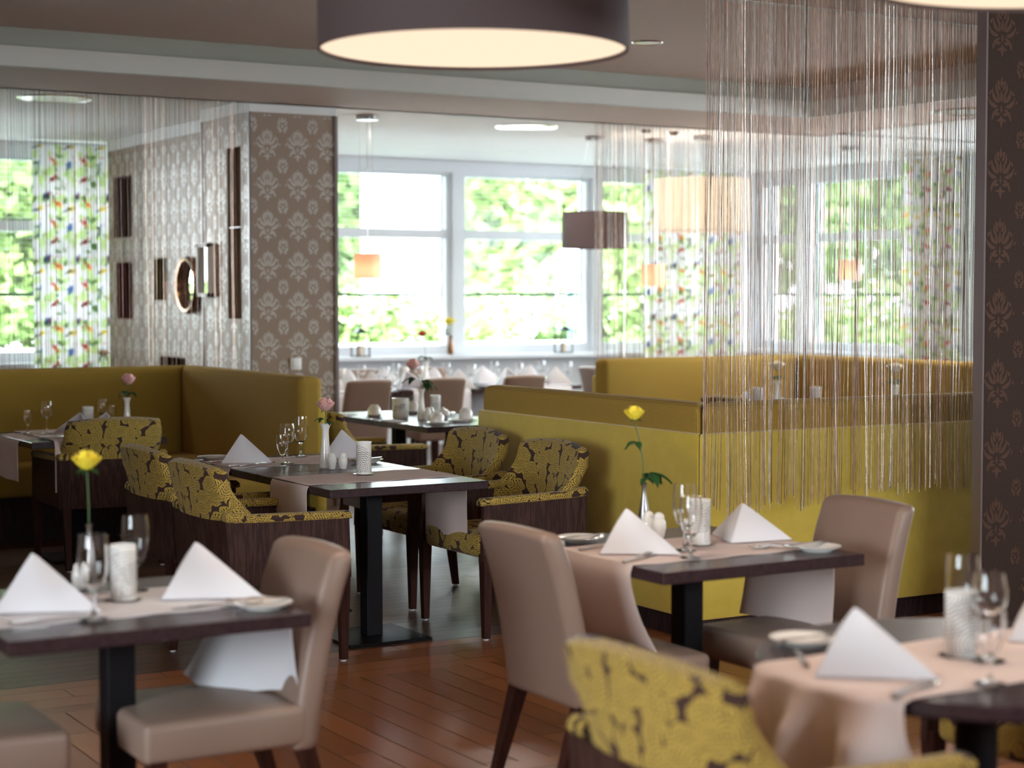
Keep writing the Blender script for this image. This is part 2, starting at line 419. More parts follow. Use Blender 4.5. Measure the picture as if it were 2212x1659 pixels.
WY = 16.9; WX = 13.4
mull = [3.97, 5.77, 7.56, 9.36, 11.15, 12.95]
def window(n, axis, c, a0, a1, z0=.97, z1=2.93, tz=2.25, sgn=1):
    """window unit between a0 and a1 on the wall plane c"""
    root = bpy.data.objects.new('window_%d' % n, None); C.objects.link(root); tag(root, kind='structure')
    def bx(mb, p0, p1, q0, q1, d0, d1, mi=0):
        if axis == 'y': mb.box((p0, c+d0, q0), (p1, c+d1, q1), mi)
        else: mb.box((c+d0, p0, q0), (c+d1, p1, q1), mi)
    fr = MB(); w = .055
    bx(fr, a0, a0+w, z0, z1, .0, .09); bx(fr, a1-w, a1, z0, z1, .0, .09)
    bx(fr, a0+w, a1-w, z0, z0+.09, 0, .09); bx(fr, a0+w, a1-w, z1-.06, z1, 0, .09); bx(fr, a0+w, a1-w, tz-.05, tz+.05, -.01, .09)
    fr.build('window_frame', 'window_white', root, 0)
    sl = MB(); bx(sl, a1-w-.012, a1-w, z0+.09, z1-.06, .09, .12); sl.build('rubber_seal', 'seal_black', root, 0)
    for q0, q1 in ((z0+.09, tz-.05), (tz+.05, z1-.06)):
        g = MB(); bx(g, a0+w, a1-w, q0, q1, .04, .046); g.build('pane', 'window_glass', root, 0)
    return root
wb_ = MB(); slab(wb_, 'y', WY, WY+.3, -4.2, 13.7, 0, 3.05, [(mull[0]-1.7, mull[0]-.06, .97, 2.93)]+[(mull[i]+.06, mull[i+1]-.06, .97, 2.93) for i in range(5)])
struct(wb_, 'wall_rear', 'window_white')
struct(MB().box((-4.1, WY-.24, .92), (WX, WY-.02, .96)).box((-4.1, WY-.03, 2.9), (WX, WY, 3.03)), 'trim_1', 'window_white')
for i in range(5): window(i+1, 'y', WY+.05, mull[i]+.06, mull[i+1]-.06)
window(6, 'y', WY+.05, mull[0]-1.7, mull[0]-.06)
sideY = [(5.3, 7.0), (7.15, 9.0), (9.15, 11.1), (11.25, 13.12), (14.02, 16.02), (16.16, 16.86)]
wr = MB(); slab(wr, 'x', WX, WX+.3, -2.6, WY, 0, 3.05, [(a, b, .97, 2.93) for a, b in sideY])
struct(wr, 'wall_right', 'window_white')
struct(MB().box((WX-.24, 5.0, .92), (WX, WY-.25, .96)), 'trim_2', 'window_white')
for i, (a, b) in enumerate(sideY): window(7+i, 'x', WX+.05, a, b)
wl = MB(); slab(wl, 'x', -4.2, -4.0, -2.6, 17.2, 0, 3.05, [(-.3, 3.2, .75, 2.85)]); struct(wl, 'wall_left', 'taupe_plaster')
wf = MB(); slab(wf, 'y', -2.8, -2.6, -4.2, 13.7, 0, 3.05, [(3.0, 11.0, 1.95, 2.95)]); struct(wf, 'wall_front', 'taupe_plaster')
window(14, 'y', -2.75, 3.0, 7.0, 1.95, 2.95, 2.45); window(15, 'y', -2.75, 7.0, 11.0, 1.95, 2.95, 2.45)  # unseen clerestory, added to send daylight onto the booth front
window(13, 'x', -4.15, -.3, 3.2, .75, 2.85, 2.2)

# damask motif, drawn from tapering petals
def petal(x, y, ang, L, w, bend=0., n=7):
    pts = []
    for sgn in (1, -1):
        for i in (range(n+1) if sgn > 0 else range(n-1, 0, -1)):
            t = i/n; a = ang+bend*t; cx = x+L*t*math.cos(ang+bend*t*.5); cy = y+L*t*math.sin(ang+bend*t*.5)
            h = w*math.sin(PI*t**.75)*sgn; pts.append((cx-h*math.sin(a), cy+h*math.cos(a)))
    return pts
def motif_big():
    P = []
    def both(x, y, a, L, w, b=0.):
        P.append(petal(x, y, a, L, w, b)); P.append([(-p, q) for p, q in reversed(petal(x, y, a, L, w, b))])
    P.append(petal(0, .30, PI/2, .24, .035)); P.append(petal(0, .0, PI/2, .26, .045)); P.append(petal(0, -.26, -PI/2, .26, .05)); P.append(petal(0, -.22, PI/2, .18, .03))
    both(.03, .36, 1.0, .14, .025, -.8); both(.03, .24, .7, .22, .035, 1.2); both(.05, .14, .5, .30, .035, 1.5); both(.05, .0, 1.15, .26, .03, .3)
    both(.06, .0, .2, .36, .045, 1.6); both(.10, -.08, -.2, .36, .045, 1.7); both(.06, -.14, -.1, .30, .035, -1.6); both(.04, -.22, -.5, .22, .035, 1.4)
    both(.16, -.2, -.4, .22, .03, -1.3); both(.03, -.33, -.8, .13, .025, .9); both(.34, .14, 1.7, .13, .03, 1.1); both(.4, -.02, .5, .09, .022, 1.2)
    return P
def motif_small():
    P = []
    def both(x, y, a, L, w, b=0.):
        P.append(petal(x, y, a, L, w, b)); P.append([(-p, q) for p, q in reversed(petal(x, y, a, L, w, b))])
    P.append(petal(0, .1, PI/2, .38, .06)); P.append(petal(0, -.2, PI/2, .26, .07))
    both(.06, .12, .9, .32, .06, .4); both(.1, -.02, .3, .34, .06, 1.7); both(.1, -.18, -.2, .3, .06, 1.9); both(.02, -.3, .1, .32, .06, .5); both(.05, -.36, -.6, .2, .05, 1.2)
    return P
BIG, SMALL = motif_big(), motif_small()
def motifs(mb, frame, a0, a1, z0, z1, sa, sz, szb, szs, a_off, z_off, skip=(), mi=1):
    """frame(a,z,d) -> xyz ; pattern of large motifs with small ones between"""
    cnt = 0; ka = int((a1-a0)/sa)+3; kz = int((z1-z0)/sz)+3
    for i in range(-2, ka):
        for k in range(-2, kz):
            for mo, s_, da, dz in ((BIG, szb, 0, 0), (SMALL, szs, sa/2, sz/2)):
                ca, cz = a0+a_off+i*sa+da, z0+z_off+k*sz+dz
                for poly in mo:
                    pts = [(ca+x*s_, cz+y*s_) for x, y in poly]
                    if any(p[0] < a0+.004 or p[0] > a1-.004 or p[1] < z0 or p[1] > z1 for p in pts): continue
                    if any(h[0] < p[0] < h[1] and h[2] < p[1] < h[3] for h in skip for p in pts): continue
                    cnt += 1; mb.add([frame(p[0], p[1], .0006+.00004*(cnt % 25)) for p in pts], [tuple(range(len(pts)))], mi)
# damask pillar
px0, px1, py0, py1 = 5.08, 5.78, 12.32, 13.28
pil = MB(); nh = (12.49, 12.76, 1.42, 2.70)
slab(pil, 'x', px0, px0+.3, py0, py1, 0, 2.94, [nh], 0)
pil.box((px0+.3, py0, 0), (px1, py1, 2.94), 0)
motifs(pil, lambda a, z, d: (a, py0-d, z), px0, px1, .1, 2.93, .243, .298, .23, .13, .14, .22)
motifs(pil, lambda a, z, d: (px0-d, a, z), py0, py1, .1, 2.93, .243, .298, .23, .13, .08, .12, [nh])
struct(pil, 'wall_pillar', ['wallpaper_ground', 'damask_silver'])
struct(MB().box((px0-.012, py0-.012, 0), (px0+.008, py0+.01, 2.94)).box((px1-.02, py0-.012, 0), (px1+.006, py0+.01, 2.94)).box((px0-.008, py1-.01, 0), (px0+.01, py1+.008, 2.94)), 'trim_3', 'edge_metal')
struct(MB().box((px0-.005, py0-.005, 2.94), (px1, py1, 3.03)), 'trim_4', 'white_plaster')
struct(MB().box((px0+.22, nh[0], nh[2]), (px0+.3, nh[1], nh[3])), 'trim_5', 'niche_brown')
# long papered wall behind the pillar with little niches
fx = 5.33
NI = [(15.69, 16.19, 2.12, 2.68), (15.69, 16.15, 1.38, 1.90), (14.76, 15.12, 1.55, 1.92), (14.36, 14.99, .80, 1.07)]
nw = MB(); slab(nw, 'x', fx, fx+.22, py1, 16.36, 0, 2.93, NI, 0)
motifs(nw, lambda a, z, d: (fx-d, a, z), py1, 16.36, .1, 2.92, .243, .298, .23, .13, .1, .12, NI)
struct(nw, 'wall_niches', ['wallpaper_ground', 'damask_silver'])
struct(MB().box((fx-.005, py1, 2.93), (fx+.22, 16.36, 3.03)), 'trim_6', 'white_plaster')
for i, (n_, m_) in enumerate(zip(NI, ('niche_brown', 'niche_red', 'niche_olive', 'niche_brown'))):
    b = MB(); b.box((fx+.18, n_[0], n_[2]), (fx+.22, n_[1], n_[3])); e = .004
    b.box((fx+.002, n_[0], n_[2]), (fx+.2, n_[0]+e, n_[3])).box((fx+.002, n_[1]-e, n_[2]), (fx+.2, n_[1], n_[3])).box((fx+.002, n_[0], n_[3]-e), (fx+.2, n_[1], n_[3])).box((fx+.002, n_[0], n_[2]), (fx+.2, n_[1], n_[2]+e))
    struct(b, 'trim_%d' % (7+i), m_)
# dark papered pier on the right
gx0, gy = 6.19, 6.10
pr = MB().box((gx0, gy, 0), (7.4, gy+.05, 3.0), 0)
motifs(pr, lambda a, z, d: (a, gy-d, z), gx0, 7.4, .05, 2.98, .26, .33, .23, .10, .10, .14)
struct(pr, 'wall_pier', ['pier_ground', 'damask_copper'])
struct(MB().box((gx0-.006, gy-.005, 0), (gx0+.006, gy+.055, 3.0)), 'trim_11', 'edge_metal')

# ------------------------------------------------------------------ outside
struct(MB().box((-40, 17.3, -.35), (60, 80, -.3)).box((13.8, -20, -.35), (60, 17.3, -.3)), 'ground', 'paving')
def fol(name, label, cat, loc, size, n, leaf, mat, seed, trunk=None, group=None):
    rnd = random.Random(seed); root = thing(name, label, cat, loc, 0, group); mb = MB(); sx, sy, sz = size
    bl = [(rnd.uniform(-.7, .7)*sx, rnd.uniform(-.6, .6)*sy, rnd.uniform(.15, .85)*sz, rnd.uniform(.25, .45)) for _ in range(26)]
    for i in range(n):
        b = rnd.choice(bl); d = Vector((rnd.gauss(0, 1), rnd.gauss(0, 1), rnd.gauss(0, 1))).normalized()*b[3]*(.6+.4*rnd.random())
        p = Vector((b[0]+d.x*sx, b[1]+d.y*sy, max(.02, b[2]+d.z*sz*.6)))
        a = Vector((rnd.gauss(0, 1), rnd.gauss(0, 1), rnd.gauss(0, .6))).normalized()*leaf; c = a.cross(Vector((rnd.gauss(0, 1), rnd.gauss(0, 1), rnd.gauss(0, 1)))).normalized()*leaf*.5
        mb.add([tuple(p-a), tuple(p+c), tuple(p+a), tuple(p-c)], [(0, 1, 2, 3)], 0)
    mb.build('foliage', mat, root, 0)
    if trunk: MB().tube([(0, 0, -trunk), (.1, 0, 0), (0, .1, sz*.5)], [.16, .13, .06], 8).build('trunk', 'bark', root)
    else: MB().tube([(0, 0, -.02), (0, 0, sz*.5)], [.05, .03], 6).build('trunk', 'bark', root)
    return root
for i, (x, y, sx, sy, sz, m) in enumerate([(7.2, 22.5, 2.2, 1.1, 2.0, 0), (11.6, 22.6, 2.2, 1.1, 1.9, 1), (16.0, 22.8, 2.2, 1.1, 2.1, 0), (20.4, 23, 2.2, 1.1, 2.0, 1), (2.8, 22.4, 2.2, 1.1, 2.1, 1)]):
    fol('hedge', 'green hedge outside the windows, %s' % ('behind the breakfast table lamp', 'behind the globe street lamp', 'behind the dark drum shade', 'behind the cream drum shade', 'seen at the far left edge')[i], 'hedge', (x, y, -.3), (sx, sy, sz), 6000, .11, ('leaf_green', 'leaf_green_light')[m], 10+i)
for i, (x, y, sx, sz, z, m, lb) in enumerate([(8.4, 29, 2.2, 5.2, 1.2, 1, 'leafy pale tree outside behind the small peach pendant'), (13.1, 29, 2.2, 5.5, 1.3, 0, 'leafy tree outside behind the middle window pane'), (18.6, 30, 2.4, 5.5, 1.3, 1, 'leafy tree outside behind the dark drum pendant'), (4.5, 25, 1.9, 4.8, .8, 0, 'leafy tree outside the leftmost window'),
        (22.5, 26.5, 2.6, 5.5, 1.6, 1, 'tall tree across the street outside the side windows'), (27.5, 27, 2.8, 5.5, 1.6, 0, 'tall tree across the street behind the far bird curtain')]):
    fol('tree', lb, 'tree', (x, y, z), (sx*1.25, sx, sz), 11000, .19, ('leaf_green', 'leaf_green_light')[m], 40+i, trunk=z+.3)
bu = thing('building', 'plain white building outside behind the rear window', 'building', (13.42, 25.4, -.3))
MB().box((-.5, 0, 0), (.52, 1.2, 6)).build('wall', 'white_render', bu, 0)
MB().box((-.55, -.05, 6), (.57, 1.25, 6.15)).build('roof', 'paving', bu, 0)
bw = thing('garden_wall', 'low white wall outside under the hedge', 'wall', (8.2, 19.6, -.3))
MB().box((-6, 0, 0), (4.5, .2, 1.25)).build('masonry', 'white_render', bw, 0); MB().box((-6.05, -.03, 1.25), (4.55, .23, 1.3)).build('coping', 'white_render', bw, 0)
gl = thing('street_lamp', 'white globe street lamp outside the rear window', 'street lamp', (13.42, 21.0, -.3))
MB().tube([(0, 0, 0), (0, 0, 2.1)], .05, 10).build('pole', 'rail_dark', gl); MB().lathe([(0, 2.08)]+[(.25*math.sin(a*PI/14), 2.33-.25*math.cos(a*PI/14)) for a in range(1, 14)]+[(0, 2.58)], 24).build('globe', 'globe_white', gl)
def make_car():
    o = thing('car', 'white car', 'car'); b = MB(); prof = [(-2.1, .35), (-2.15, .8), (-1.9, .95), (-1.2, 1.0), (-.6, 1.42), (.7, 1.45), (1.5, 1.02), (2.1, .92), (2.15, .4)]
    b.loft([[(x, y*(.8 if abs(y) > .8 and z > 1.1 else 1), z) for x, z in prof] for y in (-.85, -.8, .8, .85)], 0); b.build('body', 'car_white', o, 40)
    g = MB(); g.loft([[(-1.05, y, 1.02), (-.58, y, 1.36), (.65, y, 1.38), (1.3, y, 1.02)] for y in (-.87, .87)]); g.build('window', 'car_glass', o)
    for x in (-1.3, 1.35):
        for y in (-.8, .8): MB().lathe([(0, -.1), (.3, -.1), (.32, 0), (.3, .1), (0, .1)], 18, M=T(x, y, .32, 0, 0, PI/2)).build('wheel', 'tyre', o)
    return o
car = Proto(make_car)
car.put((19.2, 16.4, -.3), 1.9, 'white car parked outside behind the side windows')
car.put((23.0, 13.6, -.3), 1.7, 'white car farther off outside the side windows')

# exterior venetian blinds
def blind(axis, c, a0, a1, lb):
    o = thing('window_blind', lb, 'blind', group=None); s_ = MB(); z = 1.66
    while z < 2.88:
        if axis == 'y': s_.box((a0, c, z), (a1, c+.028, z+.0025))
        else: s_.box((c, a0, z), (c+.028, a1, z+.0025))
        z += .048
    s_.build('slats', 'blind_metal', o, 0); r = MB()
    if axis == 'y': r.box((a0, c-.01, 1.585), (a1, c+.04, 1.62))
    else: r.box((c-.01, a0, 1.585), (c+.04, a1, 1.62))
    r.build('bottom_rail', 'rail_dark', o, 0); l = MB()
    for k in range(1, 4):
        a = a0+(a1-a0)*k/4
        if axis == 'y': l.box((a-.002, c+.012, 1.6), (a+.002, c+.016, 2.9))
        else: l.box((c+.012, a-.002, 1.6), (c+.016, a+.002, 2.9))
    l.build('ladder_cord', 'rail_dark', o, 0); return o
bl = ['over the leftmost window', 'over the window hidden by the niche wall', 'over the rear window beside the damask pillar', 'over the rear window with the globe lamp', 'over the narrow rear window beside the bird curtain']
for i in range(5): blind('y', WY+.2, mull[i]+.12, mull[i+1]-.12, 'raised outdoor venetian blind '+bl[i])
bs = ['far outside the frame behind the papered pier', 'hidden behind the papered pier', 'nearest the papered pier', 'right of the side bird curtain', 'over the wide side window', 'over the narrow side window by the corner']
for i, (a, b) in enumerate(sideY): blind('x', WX+.2, a+.06, b-.06, 'raised outdoor venetian blind '+bs[i])

# ------------------------------------------------------------------ bird-print curtains
def bird_tile(w=.42, h=.58, res=200):
    nx, ny = int(w*res), int(h*res); X, Y = np.meshgrid((np.arange(nx)+.5)/nx*w, (np.arange(ny)+.5)/ny*h)
    im = np.ones((ny, nx, 3))*np.array(lin((246, 244, 246))[:3]); rnd = random.Random(5)
    def ell(cx, cy, a, b, th, col, al=1.):
        nonlocal im
        for ox in (-w, 0, w):
            for oy in (-h, 0, h):
                dx, dy = X-cx-ox, Y-cy-oy; u = dx*math.cos(th)+dy*math.sin(th); v = -dx*math.sin(th)+dy*math.cos(th)
                m = np.clip((1-(u/a)**2-(v/b)**2)*4, 0, 1)[..., None]*al; im = im*(1-m)+m*np.array(lin(col)[:3])
    for _ in range(20): ell(rnd.random()*w, rnd.random()*h, rnd.uniform(.035, .06), rnd.uniform(.025, .04), rnd.random()*3, (206, 226, 160), .7)
    for _ in range(15): ell(rnd.random()*w, rnd.random()*h, rnd.uniform(.026, .042), rnd.uniform(.011, .018), rnd.random()*3, (118, 158, 92), .85)
    for _ in range(22): ell(rnd.random()*w, rnd.random()*h, rnd.uniform(.01, .04), .0025, rnd.random()*3, (196, 120, 130), .8)
    for (cx, cy, th, body, wing, belly) in [(.09, .47, 1.1, (96, 132, 190), (70, 96, 160), (120, 160, 210)), (.30, .36, .5, (204, 66, 66), (120, 60, 62), (224, 96, 88)), (.20, .20, .9, (70, 110, 170), (50, 80, 130), (210, 60, 60)),
                                            (.36, .12, -.5, (238, 186, 90), (210, 110, 70), (240, 200, 110)), (.11, .08, .3, (232, 212, 90), (70, 100, 120), (236, 220, 110)), (.30, .52, -.6, (232, 130, 80), (190, 80, 70), (240, 170, 90))]:
        c, s = math.cos(th), math.sin(th)
        k = 1.6
        for (dx, dy, p, q, t_, cl) in ((-c*.035, -s*.035, .03, .006, th, wing), (0, 0, .026, .015, th, body), (-c*.006, -s*.006, .02, .008, th-.25, wing), (c*.01+s*.005, s*.01-c*.005, .013, .008, th, belly), (c*.027, s*.027, .011, .010, th, body)):
            ell(cx+dx*k, cy+dy*k, p*k, q*k, t_, cl, .8)
    return im
TILE = bird_tile()
def curtain(lb, loc, rz, width, z0, z1, seed, folds):
    rnd = random.Random(seed); nu, nv = int(width/.008), int((z1-z0)/.012); ph = [rnd.random()*6 for _ in range(4)]
    root = thing('bird_curtain', lb, 'curtain', loc, rz); mb = MB()
    def f(u, v):
        a = u*folds*2*PI+1.2*math.sin(u*7+ph[0]); z = z0+(z1-z0)*v; amp = .035*(1-.45*v)
        return (u*width+.012*math.sin(2*a), amp*math.sin(a+.3*math.sin(z*1.3+ph[1]))+.01*math.sin(a*.5+ph[2]), z)
    vs = [f(i/nu, j/nv) for i in range(nu+1) for j in range(nv+1)]; q = nv+1
    mb.add(vs, [(i*q+j, (i+1)*q+j, (i+1)*q+j+1, i*q+j+1) for i in range(nu) for j in range(nv)])
    o = mb.build('cloth', 'bird_print', root, 80); me = o.data
    at = me.color_attributes.new('print', 'FLOAT_COLOR', 'POINT'); uu = np.repeat(np.arange(nu+1)/nu*width*1.45, q); zz = np.tile(z0+(z1-z0)*np.arange(q)/nv, nu+1)
    ny, nx = TILE.shape[:2]; ix = ((uu/.42) % 1*nx).astype(int) % nx; iy = ((zz/.58) % 1*ny).astype(int) % ny
    at.data.foreach_set('color', np.concatenate([TILE[iy, ix], np.ones((len(ix), 1))], 1).ravel())
    md = o.modifiers.new('thickness', 'SOLIDIFY'); md.thickness = .0015
    MB().tube([(-.04, 0, z1+.015), (width+.04, 0, z1+.015)], .011, 8).build('curtain_rail', 'window_white', root)
    return root
curtain('bird-printed curtain at the left edge beside the papered niche wall', (4.66, 16.52, 0), 0, .92, .06, 2.99, 1, 9)
curtain('bird-printed curtain at the rear windows behind the cream drum pendant', (11.52, 16.52, 0), 0, 1.36, .06, 2.99, 2, 14)
curtain('bird-printed curtain hanging on the right-hand side windows', (13.12, 13.22, 0), PI/2, .86, .06, 2.99, 3, 9)

# ------------------------------------------------------------------ string curtains
def strings(lb, p0, p1, n, z0, z1, seed, mats, r, jag=.05, wave=None):
    rnd = random.Random(seed); p0, p1 = Vector(p0), Vector(p1); d = (p1-p0); dn = d.normalized(); nn = Vector((-dn.y, dn.x, 0)); mb = MB()
    bunch = 0; lo = 0
    for i in range(n):
        if rnd.random() < .12: bunch = rnd.uniform(-.022, .022); lo = rnd.uniform(-jag, jag)
        t = (i+rnd.random())/n; a = p0+d*t; wob = rnd.uniform(-.006, .006); off = rnd.uniform(-.02, .02)
        zb = z0+lo+rnd.uniform(-.015, .03)+(wave(t) if wave else 0); pts = []; k = 7; ph = rnd.random()*6
        for j in range(k+1):
            s_ = j/k; z = z1+(zb-z1)*s_
            q = a+dn*(bunch*s_*s_*.8+wob*math.sin(s_*4+ph)*s_)+nn*(off*s_+.006*math.sin(s_*9+ph)); pts.append((q.x, q.y, z))
        mb.tube(pts, r*rnd.uniform(.7, 1.25), 3, rnd.choice((0, 0, 0, 0, 1, 1, 1, 2, 2)))
    o = mb.build('string_curtain', mats, smooth=0); tag(o, lb, 'string curtain'); o['kind'] = 'stuff'; return o
mts = ['string_copper', 'string_silver', 'string_brown']
strings('shiny copper string curtain hanging in front of the yellow booth', (4.80, 6.42, 0), (6.52, 6.42, 0), 215, .62, 3.0, 1, ['string_copper', 'string_brown', 'string_silver'], .0016, .035, lambda t: .045*t)
strings('fine string curtain hanging over the left olive banquette', (2.9, 12.29, 0), (5.02, 12.29, 0), 115, .5, 3.0, 2, ['string_brown', 'string_copper', 'string_brown'], .0019)
strings('fine string curtain in front of the dark drum pendant', (8.08, 12.29, 0), (10.4, 12.29, 0), 210, .55, 3.0, 3, ['string_copper', 'string_brown', 'string_silver'], .0020)

# ------------------------------------------------------------------ lamps
def drum(lb, loc, r, h, mat, top, inner='shade_inner', emis='lamp_diffuser', disc=True, power=0, wires=3, canopy=.09, bulb=0):
    o = thing('pendant_lamp', lb, 'lamp', loc)
    MB().lathe([(r, 0), (r, h), (r-.006, h), (r-.006, .0), (r, 0)], 64).build('shade', mat, o)
    if disc: MB().lathe([(0, .010), (r-.008, .010), (r-.008, .016), (0, .016)], 64).build('diffuser', emis, o)
    else: MB().lathe([(0, h*.35), (.03, h*.38), (.045, h*.5), (.03, h*.65), (0, h*.7)], 16).build('bulb', 'lamp_glow', o)
    H_ = top-loc[2]; sp = MB()
    for k in range(3):
        a = k*2*PI/3; sp.tube([(0, 0, h-.01), ((r-.004)*math.cos(a), (r-.004)*math.sin(a), h-.01)], .003, 6)
    sp.tube([(0, 0, h*.7), (0, 0, h-.005)], .012, 8); sp.build('shade_spider', 'brushed_steel', o)
    MB().lathe([(0, H_-.035), (canopy, H_-.035), (canopy, H_), (0, H_)], 24).build('canopy', 'brushed_steel', o)
    MB().tube([(0, 0, h-.01), (0, 0, H_-.03)], .003, 6).build('cable', 'steel', o)
    for k in range(wires):
        a = k*2*PI/3+.4; MB().tube([(r*.6*math.cos(a), r*.6*math.sin(a), h-.01), (canopy*.7*math.cos(a), canopy*.7*math.sin(a), H_-.03)], .0012, 4).build('suspension_wire', 'steel', o)
    if bulb:
        l = bpy.data.lights.new('bulb_light', 'POINT'); l.energy = bulb; l.color = (1., .84, .70); l.shadow_soft_size = .03
        lo = bpy.data.objects.new('bulb_light', l); C.objects.link(lo); lo.parent = o; lo.location = (0, 0, h*.22)
    if power:
        l = bpy.data.lights.new('bulb_light', 'AREA'); l.shape = 'DISK'; l.size = r*1.8; l.energy = power; l.color = (1., .84, .68)
        lo = bpy.data.objects.new('bulb_light', l); C.objects.link(lo); lo.parent = o; lo.location = (0, 0, .004)
    return o
drum('large dark brown drum pendant with glowing diffuser at top centre', (2.56, 4.53, 2.30), .447, .42, 'shade_brown', 3.0, power=10)
drum('large drum pendant cut off by the top right corner, glowing below', (3.28, 3.0, 2.335), .46, .42, 'shade_brown', 3.0, power=9)
drum('dark brown drum pendant half behind the fine string curtain', (9.0, 13.68, 2.02), .30, .33, 'shade_brown', 3.03, emis='lamp_glow', disc=False, wires=2)
drum('wide cream pleated drum pendant above the inner booth', (9.78, 13.1, 2.17), .43, .47, 'shade_cream', 3.03, wires=2, power=10, bulb=14)
drum('small peach drum pendant beside the damask pillar', (6.37, 13.0, 1.73), .108, .20, 'shade_peach', 3.03, disc=False, bulb=3.5)
drum('small peach drum pendant below the wide cream drum', (9.6, 13.0+.6, 1.68), .11, .20, 'shade_peach', 3.03, disc=False, bulb=3.5, wires=2)
drum('small peach drum pendant in front of the side windows', (11.75, 13.35, 1.74), .108, .20, 'shade_peach', 3.03, disc=False, bulb=3.5, wires=2)
drum('small peach drum pendant at the edge of the papered pier', (12.4, 10.95, 1.74), .108, .20, 'shade_peach', 3.03, disc=False, bulb=3.5, wires=2)
def recessed(lb, x, y, z, r, name='ceiling_light', glow=False, power=0):
    o = thing(name, lb, 'ceiling light', (x, y, z)); MB().lathe([(r-.02, -.002), (r, -.008), (r+.006, 0), (r-.02, 0)], 48).build('rim', 'steel', o)
    MB().lathe([(0, -.004), (r-.02, -.004), (r-.02, 0), (0, 0)], 48).build('lens', 'porcelain' if not glow else 'spot_glow', o)
    if power:
        l = bpy.data.lights.new('added_fill_light', 'AREA'); l.shape = 'DISK'; l.size = r*1.8; l.energy = power; l.color = (1., .93, .84)  # fill added to brighten the rear; the fixture itself looks unlit
        lo = bpy.data.objects.new('added_fill_light', l); C.objects.link(lo); lo.parent = o; lo.location = (0, 0, -.012)
    return o
recessed('round flush ceiling light at the upper left over the fine strings', 3.86, 13.05, 3.035, .265, power=7)
recessed('round flush ceiling light in front of the rear windows', 7.98, 13.2, 3.035, .265, power=26)
recessed('round flush ceiling light at the right edge by the papered pier', 10.02, 10.07, 3.0, .265, power=35)
recessed('small round spotlight in the raised ceiling beside the big pendant', 6.76, 9.66, 3.24, .10, 'ceiling_spotlight', False)
for lb, px in (('small metal pendant canopy on the rear ceiling, left one', (8.0, 13.4)), ('small metal pendant canopy on the rear ceiling, right one', (9.0, 12.75))):
    x, y = (9.02, 12.9) if 'left' in lb else (9.35, 12.95)
    o = thing('pendant_canopy', lb, 'smoke detector', (x, y, 3.035)); MB().lathe([(0, -.03), (.04, -.03), (.055, -.012), (.06, 0), (0, 0)], 20).build('housing', 'brushed_steel', o)  # canopies of pendants whose lamps are left out

# ------------------------------------------------------------------ wall things
o = thing('light_switch', 'square white light switch on the damask pillar', 'light switch', (5.435, 12.32, 1.085))
MB().rbox((-.045, -.014, -.045), (.045, 0, .045), .006).build('plate', 'switch_white', o); MB().rbox((-.03, -.02, -.03), (.03, -.012, .03), .003).build('rocker', 'switch_white', o)
o = thing('picture_frame', 'cream framed mirror hung on the side of the damask pillar', 'mirror', (5.08, 13.14, 1.79))
m = MB(); w, h, d = .125, .205, .06
for a, b, c_, e in ((-w, -w+.028, -h, h), (w-.028, w, -h, h), (-w, w, -h, -h+.028), (-w, w, h-.028, h)): m.box((-d, a, c_), (0, b, e))
m.build('frame', 'white_plaster', o, 0); MB().box((-.03, -w+.02, -h+.02), (-.02, w-.02, h-.02)).build('mirror_glass', 'mirror', o, 0)
o = thing('round_mirror', 'round mirror in a deep bronze rim on the niche wall', 'mirror', (5.33, 14.17, 1.68))
Mx = T(0, 0, 0, 0, -PI/2, 0)
MB().lathe([(.235, 0), (.24, .05), (.225, .075), (.2, .07), (.17, .02), (.17, 0)], 48, M=Mx).build('rim', 'rim_bronze', o)
MB().lathe([(0, .012), (.172, .012), (.172, .0), (0, 0)], 48, M=Mx).build('mirror_glass', 'mirror', o)
o = thing('glass_shelf', 'thin glass shelf across the tall niche in the pillar', 'shelf', (5.19, 12.625, 2.10)); tag(o)
MB().box((-.1, -.132, 0), (.1, .132, .008)).build('pane', 'window_glass', o, 0); MB().box((-.104, -.132, -.001), (-.1, .132, .009)).build('edge', 'glide_plastic', o, 0)
o = thing('menu_card', 'red and white menu card standing in the dark red niche', 'card', (5.42, 15.8, 1.385)); MB().box((-.01, -.1, 0), (.01, .13, .22)).build('card', 'red_plastic', o, 0); MB().box((-.016, -.08, .02), (-.01, .08, .08)).build('printed_band', 'linen_white', o, 0)
o = thing('gift_box', 'small amber box standing in the olive niche', 'box', (5.42, 14.88, 1.555)); MB().rbox((-.05, -.06, 0), (.05, .06, .16), .004).build('carton', 'amber_card', o); MB().rbox((-.052, -.062, .13), (.052, .062, .163), .004).build('lid', 'amber_card', o)

# ------------------------------------------------------------------ banquettes (local x along the bench, y: 0 = outer face, + = seat side)
def banquette(lb, loc, rz, L, ht=1.10, pan=.965, seat=True, e0=0., e1=0., mat='olive_weave', m0=0, m1=0):
    def mit(x, y, z):
        if m0: x += y*max(0, 1-x/.9)*m0
        if m1: x -= y*max(0, (x-(L-.9))/.9)*m1
        return (x, y, z)
    o = thing('banquette', lb, 'banquette', loc, rz)
    MB().rbox((0, .0, .10), (L, .07, pan), .015, 2, cuts=5, fn=mit).build('outer_panel', 'yellow_velvet', o, uv=1)
    m = MB(); m.rbox((e0, .022, .40), (L-e1, .19, ht), .045, 4, cuts=7, fn=mit); m.build('back_cushion', mat, o, 50, uv=1)
    if seat:
        m = MB(); m.rbox((e0, .17, .29), (L-e1, .72, .50), .04, 4, cuts=7, fn=mit); m.build('seat', mat, o, 50, uv=2)
    MB().rbox((.02, .03, 0), (L-.02, .66, .295), .003, 1, cuts=7, fn=mit).build('plinth', 'plinth_wood', o, 20)
    return o
